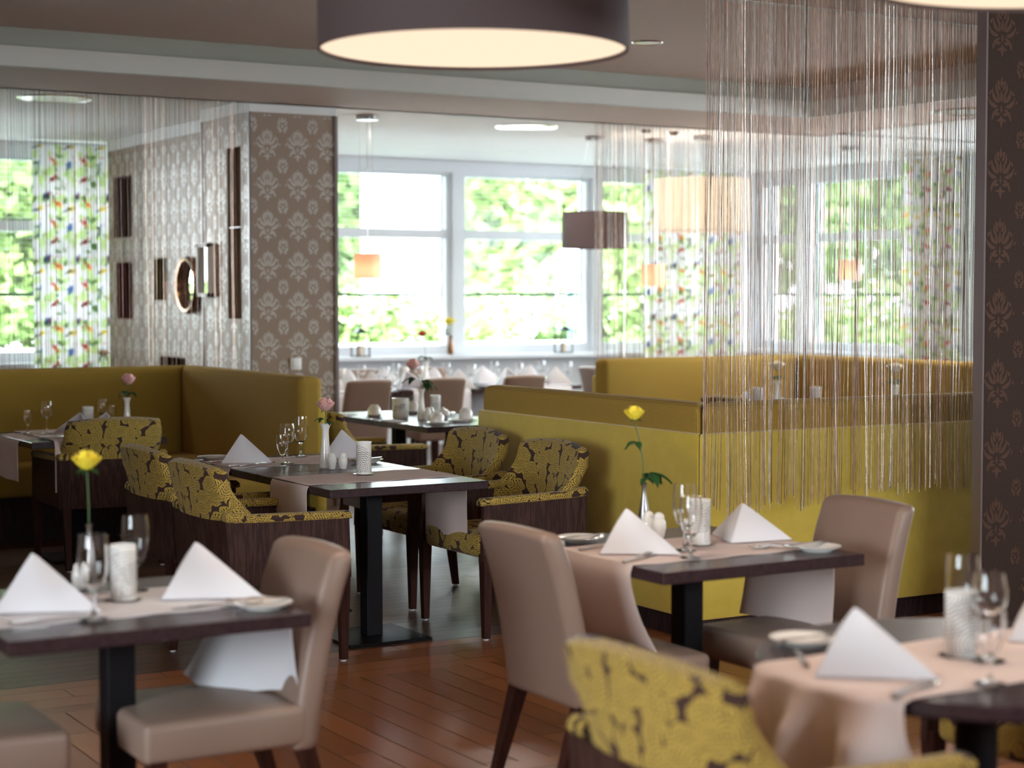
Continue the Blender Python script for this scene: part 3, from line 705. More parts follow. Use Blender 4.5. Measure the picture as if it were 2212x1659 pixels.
# right booth
banquette('yellow velvet booth wall with olive back cushion, left side towards the middle table', (4.9, 8.63, 0), -PI/2, 2.05, 1.10, m1=1)
banquette('yellow velvet booth front behind the shiny string curtain', (4.9, 6.58, 0), 0, 3.05, 1.10, m0=1)
banquette('olive banquette far behind inside the right booth, under the rear windows', (9.85, 11.82, 0), PI, 2.1, m0=1)
banquette('olive banquette at the right inside the right booth, before the side windows', (9.86, 8.3, 0), PI/2, 3.52, m1=1)
# left booth
banquette('long olive banquette at the left edge under the fine string curtain', (4.62, 12.22, 0), PI, 3.6, 1.10, mat='olive_weave_fine', m0=1)
banquette('olive banquette side wing ending near the damask pillar', (4.62, 10.0, 0), PI/2, 2.22, 1.10, m1=1)

# ------------------------------------------------------------------ chairs (local +x = front)
def tleg(x, y, z0, z1, w1, w0, dx=0, dy=0):
    m = MB(); r = []
    for z, w, a in ((z1, w1, 0), (z0, w0, 1)):
        cx, cy_ = x+dx*a, y+dy*a; r.append([(cx-w/2, cy_-w/2, z), (cx+w/2, cy_-w/2, z), (cx+w/2, cy_+w/2, z), (cx-w/2, cy_+w/2, z)])
    return m.loft(r[::-1])
def add_legs(o, specs):
    for (x, y, z1, w1, w0, dx, dy) in specs:
        l = tleg(x, y, .008, z1, w1, w0, dx, dy).build('leg', 'leg_wood', o, 0)
        MB().lathe([(0, 0), (w0*.42, 0), (w0*.42, .012), (0, .012)], 12, c=(x+dx, y+dy, 0)).build('glide', 'glide_plastic', l)
def make_chair():
    o = thing('dining_chair', '', 'chair'); W2 = .218
    def seatf(x, y, z): return (x, y, z+(.018*(1-(y/.23)**2)*(1-((x-.04)/.27)**2) if z > .45 else 0))
    MB().rbox((-.17, -W2, .355), (.30, W2, .465), .02, 4, fn=seatf, cuts=3).build('seat', 'taupe_leather', o, 50)
    m = MB()
    def backf(x, y, z):
        t = (z-.34)/.55; lean = -.05*t-.07*t*t; wv = 1-.05*t; edge = -.012*(1-(y/W2)**2)
        cr = .010*(y/W2)**2 if z > .8 else 0
        return (x+lean+edge*t, y*wv, z-cr*.9)
    m.rbox((-.205, -W2, .335), (-.125, W2, .89), .028, 4, fn=backf, cuts=5); m.build('backrest', 'taupe_leather_dark', o, 50)
    add_legs(o, [(.26, -.19, .37, .048, .026, .01, 0), (.26, .19, .37, .048, .026, .01, 0), (-.165, -.185, .36, .05, .028, -.11, 0), (-.165, .185, .36, .05, .028, -.11, 0)])
    return o
chair = Proto(make_chair)
def make_armchair():
    o = thing('armchair', '', 'chair'); B = .325
    # seat
    def sf(x, y, z): return (x, y, z+(.02*(1-(y/.27)**2)*(1-((x-.02)/.34)**2) if z > .47 else 0))
    MB().rbox((-.21, -.275, .375), (.335, .275, .485), .03, 4, fn=sf, cuts=3).build('seat', 'leaf_fabric', o, 50, uv=3)
    # back shell: curved panel, wider at arm height
    m = MB(); N = 16; K = 9; ring = []
    def bp(u, v, d):
        z = .46+v*(.405+.02*(1-u*u)); w = B-.022-.030*v**1.3; lean = -.02-.075*v; bow = .035*(u*u)+.09*abs(u)**7*min(1, max(0, (.76-z)/.12))
        return (-.215+lean+bow+d, u*w, z)
    vs = []; q = K+1
    for d in (0, .065):
        for i in range(N+1):
            for j in range(K+1):
                u = -1+2*i/N; v = j/K; s_ = .0
                if j == K: s_ = .012
                p = bp(u*(1-.02*(d == 0)*0), v, d); vs.append((p[0], p[1], p[2]-s_))
    M_ = (N+1)*q; fs = []
    for i in range(N):
        for j in range(K):
            a = i*q+j; fs.append((a, a+1, a+q+1, a+q)); fs.append((M_+a, M_+a+q, M_+a+q+1, M_+a+1))
    # rounded rim: middle ring pushed out
    def mid(a, out):
        p = [(vs[a][k]+vs[M_+a][k])/2 for k in range(3)]; vs.append((p[0]+out[0], p[1]+out[1], p[2]+out[2])); return len(vs)-1
    top = [mid(i*q+K, (0, 0, .018)) for i in range(N+1)]; lf = [mid(j, (0, -.014, 0)) for j in range(K)]+[top[0]]; rt = [mid(N*q+j, (0, .014, 0)) for j in range(K)]+[top[N]]
    for i in range(N): a = i*q+K; fs.append((a, top[i], top[i+1], a+q)); fs.append((top[i], M_+a, M_+a+q, top[i+1]))
    for j in range(K):
        fs.append((j, lf[j], lf[j+1], j+1)); fs.append((lf[j], M_+j, M_+j+1, lf[j+1])); a = N*q+j; fs.append((a, a+1, rt[j+1], rt[j])); fs.append((rt[j], rt[j+1], M_+a+1, M_+a))
    m.add(vs, fs); m.build('backrest', 'leaf_fabric', o, 60, uv=1)
    # wooden rear panel, bottom rail arched
    m = MB(); vs = []
    for d in (-.012, .012):
        for i in range(N+1):
            u = -1+2*i/N; x = -.225+.035*u*u-.008+d*1.3; y = u*(B-.004); vs.append((x, y, .36)); vs.append((x-.02, y, .645-.0*u*u))
    n2 = 2*(N+1); fs = []
    for i in range(N):
        a = 2*i; fs += [(a, a+1, a+3, a+2), (n2+a, n2+a+2, n2+a+3, n2+a+1), (a+1, n2+a+1, n2+a+3, a+3), (a, a+2, n2+a+2, n2+a)]
    fs += [(0, n2, n2+1, 1), (n2-2, n2-1, 2*n2-1, 2*n2-2)]
    m.add(vs, fs); m.build('rear_panel', 'wenge_panel', o, 40)
    for s_ in (-1, 1):
        y0, y1 = (B-.03, B-.004) if s_ > 0 else (-B+.004, -B+.03); m = MB()
        pts = [(-.20, .37), (.345, .37), (.335, .640), (-.215, .640)]
        m.loft([[(x, y, z) for x, z in pts] for y in (y0, y1)]); m.build('side_panel', 'wenge_panel', o, 30)
        m = MB(); path = [(-.235, .665, .012), (-.225, .667, .024), (-.17, .662, .022), (-.1, .656, .020), (.1, .652, .019), (.335, .648, .019), (.35, .642, .012)]; rings = []
        for x, z, hh in path:
            yc = s_*(B-.029); wd = .031 if x < .345 else .024; r = []
            for k in range(12):
                a = 2*PI*k/12; c, sn = math.cos(a), math.sin(a); r.append((x+(-.0)*sn, yc+wd*math.copysign(abs(c)**.6, c), z-.005+hh*math.copysign(abs(sn)**.6, sn)))
            rings.append(r)
        m.loft(rings); m.build('armrest', 'leaf_fabric', o, 60, uv=4+s_)
    add_legs(o, [(.315, -.30, .40, .05, .03, .0, 0), (.315, .30, .40, .05, .03, .0, 0), (-.205, -.28, .38, .05, .03, -.05, 0), (-.205, .28, .38, .05, .03, -.05, 0)])
    return o
arm = Proto(make_armchair)
# taupe chairs
chair.put((1.85, 4.72, 0), PI, 'taupe leather chair at the right end of the foreground left table')
chair.put((1.07, 4.77, 0), 0, 'taupe leather chair cut off at the lower left corner')
chair.put((3.115, 4.73, 0), 0, 'taupe leather chair seen from behind at the left of the metal vase table')
chair.put((3.985, 4.74, 0), PI, 'taupe leather chair at the right end of the table, before the yellow booth')
chair.put((6.66, 13.85, 0), PI/2, 'far taupe chair behind the breakfast table, nearest the damask pillar', scale=1.0)
chair.put((7.36, 13.82, 0), PI/2, 'far taupe chair behind the pink rose of the breakfast table')
chair.put((8.22, 13.9, 0), PI/2, 'far taupe chair partly hidden by the corner of the yellow booth')
chair.put((10.05, 14.9, 0), 0, 'far taupe chair side-on left of the dark console')
chair.put((7.5, 15.2, 0), -PI/2, 'taupe chair beyond the window table, facing the room, left one')
chair.put((8.25, 15.25, 0), -PI/2, 'taupe chair beyond the window table, facing the room, right one')
# armchairs
arm.put((3.02, 7.36, 0), 0, 'leaf-patterned armchair at the left near side of the middle table')
arm.put((3.08, 8.20, 0), 0, 'leaf-patterned armchair at the left far side of the middle table')
arm.put((4.42, 7.45, 0), PI, 'leaf-patterned armchair at the right near side of the middle table, against the yellow booth')
arm.put((4.49, 8.32, 0), PI, 'leaf-patterned armchair at the right far side of the middle table')
arm.put((3.33, 10.40, 0), PI/2, 'leaf-patterned armchair seen from behind at the far left table')
arm.put((4.96, 10.3, 0), 0, 'leaf-patterned armchair at the left side of the breakfast table')
arm.put((6.62, 10.75, 0), PI, 'leaf-patterned armchair at the right side of the breakfast table, half hidden')
arm.put((2.32, 2.95, 0), 0, 'leaf-patterned armchair in the foreground, back to the camera, at the round table')
arm.put((3.82, 3.32, 0), PI, 'leaf-patterned armchair at the far side of the round table, mostly out of frame')
arm.put((8.05, 10.15, 0), 0, 'leaf-patterned armchair inside the right booth, only its back top showing')

# ------------------------------------------------------------------ tables
def pedestal(o, base=.21):
    MB().rbox((-.04, -.04, .012), (.04, .04, .71), .004, 1).build('column', 'black_steel', o, 30)
    MB().rbox((-base, -base, 0), (base, base, .014), .004, 1).build('base_plate', 'black_steel', o, 30)
    MB().box((-.15, -.15, .700), (.15, .15, .712)).build('top_bracket', 'black_steel', o, 0)
def table(lb, x0, y0, x1, y1, z=.75, group=None):
    cx, cy_ = (x0+x1)/2, (y0+y1)/2; o = thing('dining_table', lb, 'table', (cx, cy_, 0), 0, group); o.scale = (1, 1, 1)
    MB().rbox((x0-cx, y0-cy_, z-.038), (x1-cx, y1-cy_, z), .003, 1).build('tabletop', 'table_laminate', o, 30)
    pedestal(o); return o
table('dark square table in the left foreground', 1.16, 4.37, 1.97, 5.17)
table('dark square table between two taupe chairs before the yellow booth', 3.175, 4.44, 3.985, 5.30)
table('near half of the long dark middle table between leaf-patterned armchairs', 3.285, 7.08, 4.08, 7.90)
table('far half of the long dark middle table', 3.285, 7.905, 4.08, 8.79)
table('near half of the dark breakfast table with upturned cups', 5.39, 10.15, 6.2, 10.92)
table('far half of the dark breakfast table with upturned cups', 5.39, 10.925, 6.2, 11.75)
table('dark table at the far left in front of the olive banquette', 2.87, 10.24, 3.68, 11.15)
table('dark table inside the right booth, far one', 7.95, 9.95, 8.75, 10.75)
table('dark table inside the right booth, near one', 8.1, 8.75, 8.9, 9.6)
table('window table under white cloth behind the damask pillar', 6.3, 14.1, 7.22, 14.9)
table('window table under white cloth behind the second far chair', 7.26, 14.15, 8.08, 14.95)
table('window table at the right, half hidden by the yellow booth', 8.3, 14.2, 9.2, 15.0)
o = thing('console_table', 'narrow dark-topped console by the rear windows', 'table', (10.9, 15.3, 0))
MB().rbox((-.45, -.3, .84), (.55, .25, .87), .003, 1).build('tabletop', 'table_laminate', o, 30)
for x in (-.42, .5):
    for y in (-.27, .22): MB().box((x-.02, y-.02, 0), (x+.02, y+.02, .84)).build('leg', 'black_steel', o, 0)
o = thing('round_table', 'dark round table in the right foreground', 'table', (3.07, 3.03, 0))
MB().lathe([(0, .712), (.505, .712), (.515, .72), (.515, .745), (.51, .75), (0, .75)], 72).build('tabletop', 'table_laminate', o, 30)
MB().lathe([(0, .012), (.05, .012), (.05, .712), (0, .712)], 24).build('column', 'black_steel', o, 40)
MB().lathe([(0, 0), (.27, 0), (.27, .012), (.06, .02), (0, .02)], 40).build('base_plate', 'black_steel', o, 40)

# ------------------------------------------------------------------ table linen
def runner(lb, x0, x1, y0, y1, hl, hr, z=.7515, along='x', mat='linen_pink', curlL=.0, curlR=.0, name='table_runner', skew=0., flare=0., bot=0.):
    """strip lying along x over a table from x0 to x1, hanging hl / hr past the edges"""
    R_ = .012; tot = hl+hr+(x1-x0); th = .002
    def path(s_, y):
        t = (y-y0)/(y1-y0)
        if s_ < hl:
            d = (hl-s_); w = d/max(hl, .01); r = max(0, 1-d/.05)
            return (x0-R_*(1-r*r)-curlL*w*w+.006*math.sin(t*9)*w, z-d*1.0+.0*r)
        if s_ > hl+x1-x0:
            d = s_-hl-(x1-x0); w = d/max(hr, .01); r = max(0, 1-d/.05)
            return (x1+R_*(1-r*r)+curlR*w*w+.006*math.sin(t*8+1)*w, z-d)
        xx = x0+s_-hl; return (xx, z+.0012*math.sin(xx*31+y*17)+.0012)
    def f(u, v):
        s_ = u*tot; y = y0+(y1-y0)*v; x, zz = path(s_, y)
        w = 0
        if s_ < hl: w = (hl-s_)/hl
        elif s_ > hl+x1-x0: w = (s_-hl-x1+x0)/hr
        yc = (y0+y1)/2; y = yc+(y-yc)*(1+flare*w)+skew*w; zz -= bot*w*(v-.5)
        return (x, y, zz) if along == 'x' else (y, x, zz)
    m = MB(); m.sheet(f, 60, 14, th); o = m.build(name, mat, smooth=60); return tag(o, lb, 'table runner')
runner('pale pink runner on the middle table, near one', 3.285, 4.08, 7.31, 7.72, .24, .30, bot=.04)
runner('pale pink runner on the middle table, far one', 3.285, 4.08, 8.24, 8.66, .22, .27)
runner('pale pink runner lying across the table before the yellow booth', 3.175, 3.985, 4.61, 5.06, .30, .285, curlL=-.10, curlR=-.03, bot=.02, flare=.10)
runner('pink runner on the far left table', 2.87, 3.68, 10.5, 10.95, .25, .22)
runner('pale strip hanging over the near edge of the far left table', 10.24, 11.1, 3.0, 3.35, .30, .02, along='y', z=.7555)
def side_hang(lb, fn, nu, nv, mat):
    m = MB(); m.sheet(fn, nu, nv, .002); return tag(m.build('table_runner', mat, smooth=70), lb, 'table runner')
# foreground left runner: its right end blown inward and lying over the chair seat
def fgr(u, v):
    L = .83; s_ = u*1.14; y = 4.55+.42*v
    if s_ < L: return (1.14+s_, y, .7525+.0015*math.sin(s_*30+v*5))
    d = s_-L; w = d/.31; k = v*v*(3-2*v)
    x = 1.974+.012*min(1, d/.03)+w*w*.02*(1-k)-.17*k*w**1.2+.02*math.sin(v*8)*w
    return (x, y-.02*w*(1-v)+.03*w*v+.02*math.sin(w*5)*k, .752-d*.88+.012*math.sin(v*6+1)*w*w)
side_hang('pale cloth runner on the foreground left table, its white end drooping onto the chair', fgr, 60, 20, 'linen_white')
MATS['linen_white']
# round table cloth: strip with deep folds at the rim
def rnd_cloth(u, v):
    x = 2.38+u*1.35; y = 2.775+.455*v; cx, cy_ = 3.07, 3.03; dy = y-cy_; edge = cx-math.sqrt(max(.001, .517**2-dy*dy))
    if u < .62:
        s_ = .62-u; L = s_*1.05
        ramp = min(1, L/.12); fo = math.sin(v*19+1.3); xo = edge-.012-.05*ramp+.062*math.copysign(abs(fo)**.7, fo)*min(1, L/.2)*ramp
        if L < .03: xo = edge-.012*(L/.03); zz = .7535-.004*L/.03
        else: zz = .7495-(L-.03)*1.0
        y2 = y+(v-.5)*.16*min(1, L/.3)+.014*math.cos(v*15+.6)*ramp
        return (xo, y2, zz)
    t = (u-.62)/.38; return (edge+(3.60-edge)*t, y, .7535+.001*math.sin(t*22+v*9))
side_hang('pale pink cloth on the round table hanging in deep folds', rnd_cloth, 90, 50, 'linen_pink')
for lb, (x0, x1, y0, y1) in (('white cloth hanging over the window table behind the pillar', (6.3, 7.22, 14.1, 14.9)), ('white cloth hanging over the window table behind the second chair', (7.26, 8.08, 14.15, 14.95)), ('white cloth hanging over the right-hand window table', (8.3, 9.2, 14.2, 15.0))):
    o = runner(lb, y0, y1, x0+.12, x1-.12, .38, .38, along='y', mat='linen_white', name='tablecloth'); o['category'] = 'tablecloth'

# ------------------------------------------------------------------ tableware
def ring_glass(name, foot, stem_h, stem_r, bowl, wall=.0014):
    """bowl: outer profile [(r,z)] above the stem"""
    def mk():
        o = thing(name, '', 'glass')
        MB().lathe([(0, 0), (foot, 0), (foot, .0018), (foot*.5, .004), (stem_r*1.3, .010), (stem_r, stem_h*.5), (stem_r*1.25, stem_h), (0, stem_h)], 28).build('stem', 'crystal', o, 60)
        prof = [(0, stem_h)]+bowl+[(bowl[-1][0]-wall, bowl[-1][1])]+[(max(r-wall, .0005), z+(wall if i == 0 else 0)) for i, (r, z) in reversed(list(enumerate(bowl)))]+[(0, bowl[0][1]+wall*2)]
        MB().lathe(prof, 32).build('bowl', 'crystal', o, 60); return o
    return Proto(mk)
goblet = ring_glass('beer_goblet', .034, .060, .0045, [(.012, .066), (.026, .084), (.034, .108), (.037, .135), (.0365, .165), (.033, .200)])
wine = ring_glass('wine_glass', .035, .090, .004, [(.012, .094), (.028, .104), (.036, .122), (.0375, .140), (.034, .168), (.031, .186)])
small = ring_glass('water_glass', .030, .045, .0042, [(.009, .050), (.017, .066), (.025, .086), (.028, .110), (.0275, .132), (.0265, .142)])
def make_napkin():
    o = thing('napkin', '', 'napkin'); m = MB(); A = Vector((.006, 0, .132)); F = Vector((.11, 0, 0)); L = Vector((-.082, .155, 0)); R = Vector((-.082, -.155, 0))
    def wing(B, s_, lay):
        off = lay*.005; n = ((F-A).cross(B-A)).normalized()*(s_)
        def f(u, v):
            base = F.lerp(B, u); p = A.lerp(base, max(v, .015)); bulge = .010*math.sin(PI*u)*math.sin(PI*v*.9)
            return tuple(p-n*(off)+n*bulge+Vector((0, 0, max(0, .0015))))
        m.sheet(f, 12, 12, .0035*(1 if s_ > 0 else -1))
    wing(L, 1, 0); wing(R, -1, 0); wing(L, 1, 1.0); wing(R, -1, 1.0)
    m.build('folds', 'linen_white', o, 50)
    h = MB()
    for s_ in (1, -1): h.tube([tuple(A), tuple(F+Vector((0, s_*.002, .003)))], .0025, 6)
    h.build('creased_edge', 'linen_white', o, 60); return o
napkin = Proto(make_napkin)
def make_holder():
    o = thing('candle_holder', '', 'candle holder'); r, h = .036, .152; m = MB()
    m.lathe([(0, .0), (r, 0), (r, h), (r-.003, h), (r-.003, .004), (0, .004)], 40)
    rnd = random.Random(3)
    for (ca, cz) in ((-1.0, .0), (2.0, .15), (4.2, .03)):
        for k in range(2, 12):
            R_ = .0095*k; n = int(2*PI*R_/.0062)
            for j in range(n):
                a = 2*PI*j/n; dx, z = R_*math.cos(a), cz+R_*math.sin(a)
                if not .008 < z < h-.008 or abs(dx) > .058: continue
                th = ca+dx/r; s_ = .0021; p = []
                for q in range(5):
                    b = 2*PI*q/5; t2 = th+s_*math.cos(b)/r; p.append(((r+.0004)*math.cos(t2), (r+.0004)*math.sin(t2), z+s_*math.sin(b)))
                m.add(p, [(0, 1, 2, 3, 4)], 1)
    m.build('sleeve', ['porcelain', 'porcelain_holes'], o, 40)
    MB().lathe([(0, .004), (.02, .004), (.02, .022), (0, .022)], 20).build('tealight', 'candle_wax', o)
    MB().lathe([(0, -.0012), (.046, -.0012), (.05, .002), (.046, .001), (0, .0)], 32).build('glass_coaster', 'crystal', o, 40)
    return o
holder = Proto(make_holder)
def make_shaker():
    o = thing('salt_shaker', '', 'shaker'); MB().lathe([(0, 0), (.014, 0), (.017, .008), (.0215, .032), (.0205, .05), (.016, .058), (.0155, .06), (.0165, .064), (.013, .073), (.006, .078), (0, .079)], 28).build('body', 'porcelain', o, 60)
    m = MB()
    for k in range(4): m.lathe([(0, 0), (.0012, 0), (0, .0004)], 6, M=T(.005*math.cos(k*PI/2), .005*math.sin(k*PI/2), .0782))
    m.build('holes', 'porcelain_holes', o, 0); return o
shaker = Proto(make_shaker)
def make_vase(mat, prof):
    def mk(): 
        o = thing('bud_vase', '', 'vase'); MB().lathe([(0, 0)]+prof+[(prof[-1][0]-.002, prof[-1][1])]+[(max(.004, r-.0025), z) for r, z in reversed(prof[1:-1])]+[(0, prof[1][1]+.004)], 28).build('body', mat, o, 60)
        MB().lathe([(prof[-1][0]-.0015, prof[-1][1]-.001), (prof[-1][0]+.0012, prof[-1][1]+.0005), (prof[-1][0]-.001, prof[-1][1]+.0018)], 28).build('rim', mat, o, 60); return o
    return Proto(mk)
vaseW = make_vase('porcelain', [(.026, 0), (.026, .01), (.0235, .045), (.0175, .10), (.0145, .145), (.0155, .165), (.024, .187)])
vaseM = make_vase('brushed_steel', [(.021, 0), (.022, .012), (.022, .05), (.016, .09), (.0085, .135), (.0075, .165), (.0105, .178)])
def rose(lb, loc, h, mat, bend=(0, 0), leaves=((.3, 0), (.34, 2.4)), size=.023, rz=0., open_=1., seed=0):
    """cut rose: loc is the vase mouth; stem goes down into the vase"""
    o = thing('rose', lb, 'flower', loc, rz); rnd = random.Random(seed); top = Vector((bend[0], bend[1], h))
    pts = [Vector((0, 0, -.10)), Vector((0, 0, 0)), Vector((bend[0]*.1, bend[1]*.1, h*.35)), Vector((bend[0]*.5, bend[1]*.5, h*.7)), top]
    st = MB().tube([tuple(p) for p in pts], .0022, 6).build('stem', 'green_stem', o)
    b = MB(); c = top
    for layer, (n, rr, hh, tilt) in enumerate(((3, .35, 1.25, .06), (4, .62, 1.2, .12), (5, .92, 1.05, .4*open_), (6, 1.1, .86, .85*open_))):
        for k in range(n):
            a0 = 2*PI*k/n+layer*.7; wd = 2*PI/n*.78
            def f(u, v):
                a = a0+(u-.5)*wd*2*(.5+.5*math.sin(PI*min(1, v*.8+.15))); prof = math.sin(PI*min(.5, v*.55+.05))
                r = size*rr*(.25+.75*prof)+size*tilt*v**3; z = size*1.7*hh*v*.95-abs(u-.5)**2*size*1.2*v
                return (c.x+r*math.cos(a), c.y+r*math.sin(a), c.z+z)
            b.sheet(f, 6, 6, .0006)
    b.build('blossom', mat, o, 60)
    sp = MB()
    for k in range(5):
        a = k*2*PI/5; q = Vector((math.cos(a), math.sin(a), 0)); w = Vector((-q.y, q.x, 0))*.004
        p0 = c+Vector((0, 0, .002)); p1 = c+q*size*.8+Vector((0, 0, .002)); p2 = c+q*size*1.5+Vector((0, 0, -.008))
        sp.add([tuple(p0-w), tuple(p1-w), tuple(p2), tuple(p1+w), tuple(p0+w)], [(0, 1, 2, 3, 4)]); sp.add([tuple(v-Vector((0, 0, .0006))) for v in (p0-w, p1-w, p2, p1+w, p0+w)], [(4, 3, 2, 1, 0)])
    sp.build('sepals', 'green_leaf', o, 0)
    for (t, a, *sc) in leaves:
        sc = sc[0] if sc else 1.; p = Vector((bend[0]*t*.6, bend[1]*t*.6, h*t)); d = Vector((math.cos(a), math.sin(a), .35)); lf = MB(); L = .05*sc
        tw = p+d.normalized()*L*.6; lf.tube([tuple(p), tuple(tw)], .0012, 5)
        for da in (-1.1, 0, 1.1):
            dd = Vector((math.cos(a+da), math.sin(a+da), .1 if da == 0 else .0)); base = tw if da == 0 else p+d.normalized()*L*.45; w = Vector((-dd.y, dd.x, 0))
            def g(u, v):
                ww = .016*sc*math.sin(PI*min(1, u**.8))*(v-.5)*2; q = base+dd*L*u+w*ww; return (q.x, q.y, q.z+abs(v-.5)*.012*sc-.03*sc*u*u)
            lf.sheet(g, 7, 4, .0005)
        lf.build('leaf', 'green_leaf', o, 60)
    return o
def make_plate():
    o = thing('side_plate', '', 'plate'); MB().lathe([(0, 0), (.048, 0), (.05, .003), (.082, .016), (.083, .018), (.080, .018), (.052, .0065), (0, .005)], 48).build('dish', 'porcelain', o, 50)
    MB().lathe([(.0795, .0176), (.0832, .0184), (.0825, .0174)], 48).build('gilt_rim', 'rim_bronze', o, 50); return o
plate = Proto(make_plate)
def make_knife():
    o = thing('table_knife', '', 'knife')
    MB().loft([[(x, -w, z), (x, w, z), (x, w, z+h), (x, -w, z+h)] for x, w, z, h in ((-.11, .005, .0, .004), (-.10, .0065, 0, .006), (-.03, .0055, .0, .005), (.0, .004, .001, .003))]).build('handle', 'steel', o, 40)
    MB().loft([[(x, y0, .0015), (x, y1, .0015), (x, y1, .003), (x, y0, .0026)] for x, y0, y1 in ((0, -.004, .004), (.01, -.009, .005), (.09, -.009, .006), (.11, .0, .006), (.115, .004, .0055))]).build('blade', 'steel', o, 40); return o
knife = Proto(make_knife)
def make_fork():
    o = thing('table_fork', '', 'fork')
    MB().loft([[(x, -w, z), (x, w, z), (x, w, z+.003), (x, -w, z+.003)] for x, w, z in ((-.10, .006, .0), (-.09, .0075, 0), (-.02, .003, .004), (.03, .003, .009), (.045, .011, .007), (.06, .0125, .003))]).build('handle', 'steel', o, 40)
    t = MB()
    for k in range(4):
        y = -.0105+.007*k; t.loft([[(x, y-w, z), (x, y+w, z), (x, y+w, z+.0018), (x, y-w, z+.0018)] for x, w, z in ((.058, .0016, .003), (.08, .0014, .002), (.103, .0006, .008))])
    t.build('tines', 'steel', o, 40); return o
fork = Proto(make_fork)
def make_cup():     # upturned cup
    o = thing('coffee_cup', '', 'cup'); pr = [(.0, .062), (.02, .062), (.024, .064), (.026, .066), (.0255, .059), (.036, .050), (.0415, .036), (.0425, .012), (.043, 0), (.0405, 0), (.039, .034), (.033, .047), (.02, .056), (0, .057)]
    MB().lathe(pr, 32).build('body', 'porcelain', o, 40)
    MB().tube([(.038, 0, .012), (.056, 0, .012), (.064, 0, .026), (.056, 0, .042), (.034, 0, .042)], .0035, 8).build('handle', 'porcelain', o, 70); return o
cup = Proto(make_cup)
def make_saucer():
    o = thing('saucer', '', 'saucer'); MB().lathe([(0, 0), (.04, 0), (.042, .003), (.074, .013), (.0745, .015), (.071, .0145), (.044, .006), (0, .005)], 40).build('dish', 'porcelain', o, 50)
    MB().lathe([(.026, .0062), (.029, .0078), (.032, .0062)], 32).build('cup_ring', 'porcelain', o, 50); return o
saucer = Proto(make_saucer)
TZ = .7502; CZ = .756
def place(p, x, y, lb, rz=0., z=None, sc=1., g=None): return p.put((x, y, TZ if z is None else z), rz, lb, g, sc)

# foreground left table
t1 = 'on the foreground left table'
place(napkin, 1.80, 4.76, 'white folded napkin tent beside the plate '+t1, 3.42, CZ, 1.12)
place(napkin, 1.345, 4.78, 'white folded napkin tent cut by the left photo edge '+t1, 3.40, CZ, 1.12)
place(goblet, 1.43, 4.545, 'stemmed glass in front '+t1, z=CZ, sc=1.1)
place(goblet, 1.675, 4.93, 'stemmed glass farther back '+t1, z=CZ, sc=1.08)
place(holder, 1.595, 4.80, 'white perforated candle holder '+t1, z=CZ, rz=.5)
place(vaseM, 1.60, 5.12, 'slender metal bud vase with the blurred yellow rose '+t1)
rose('blurred yellow rose in the slender vase on the foreground left table', (1.60, 5.12, TZ+.165), .175, 'rose_yellow', (-.004, .002), ((.97, .4, .5), (.97, 3.2, .45)), .028, seed=1, open_=.55)
place(shaker, 1.55, 5.06, 'white egg-shaped shaker beside the slender vase '+t1)
place(plate, 1.885, 4.50, 'white side plate at the right end of the foreground left table')
place(fork, 1.80, 4.56, 'fork lying between napkin and plate '+t1, -.4, CZ)
place(knife, 1.90, 4.53, 'knife resting across the side plate '+t1, -.25, .770)
place(fork, 1.75, 4.55, 'second fork beside the napkin '+t1, -.3, CZ)
place(knife, 1.33, 4.60, 'knife lying before the cut-off napkin '+t1, .1, CZ)
# table before the yellow booth
t2 = 'on the table before the yellow booth'
place(napkin, 3.325, 4.85, 'left white folded napkin tent '+t2, 3.22, CZ, 1.06)
place(napkin, 3.825, 4.88, 'right white folded napkin tent with a sharp ridge '+t2, -2.62, CZ, .95)
place(goblet, 3.42, 4.635, 'front stemmed glass '+t2, z=CZ)
place(goblet, 3.50, 4.775, 'taller stemmed glass right behind the front glass '+t2, z=CZ, sc=1.1)
place(holder, 3.635, 4.875, 'white perforated candle holder behind the glasses '+t2, z=CZ, rz=2.)
place(vaseM, 3.66, 5.24, 'slender metal bud vase with the yellow rose '+t2)
rose('yellow rose with long stem and drooping leaves in the metal vase', (3.66, 5.24, TZ+.170), .235, 'rose_yellow', (-.03, .02), ((.1, -.7, 1.3), (.12, .1, 1.1), (.62, 3.3, .9), (.08, -1.6, .8)), .025, seed=2, open_=.45)
place(shaker, 3.605, 5.135, 'left white egg-shaped shaker '+t2, sc=1.18)
place(shaker, 3.615, 5.085, 'right white egg-shaped shaker '+t2, sc=1.18)
place(plate, 3.34, 5.165, 'white side plate at the left '+t2)
place(plate, 3.895, 4.575, 'white gilt-edged side plate at the right corner '+t2)
place(knife, 3.34, 5.16, 'knife lying across the left side plate '+t2, .15, .768)
place(knife, 3.30, 4.99, 'knife left of the left napkin '+t2, .4, CZ)
place(knife, 3.27, 4.70, 'front knife before the left napkin '+t2, .45, CZ)
place(fork, 3.30, 4.73, 'fork lying beside the front knife '+t2, .45, CZ)
place(fork, 3.80, 4.66, 'fork left of the right side plate '+t2, PI-.35, CZ)
place(fork, 3.835, 4.69, 'fork with raised tines behind the right plate '+t2, PI-.2, CZ)
place(knife, 3.89, 4.615, 'knife resting on the right side plate '+t2, .05, .770)
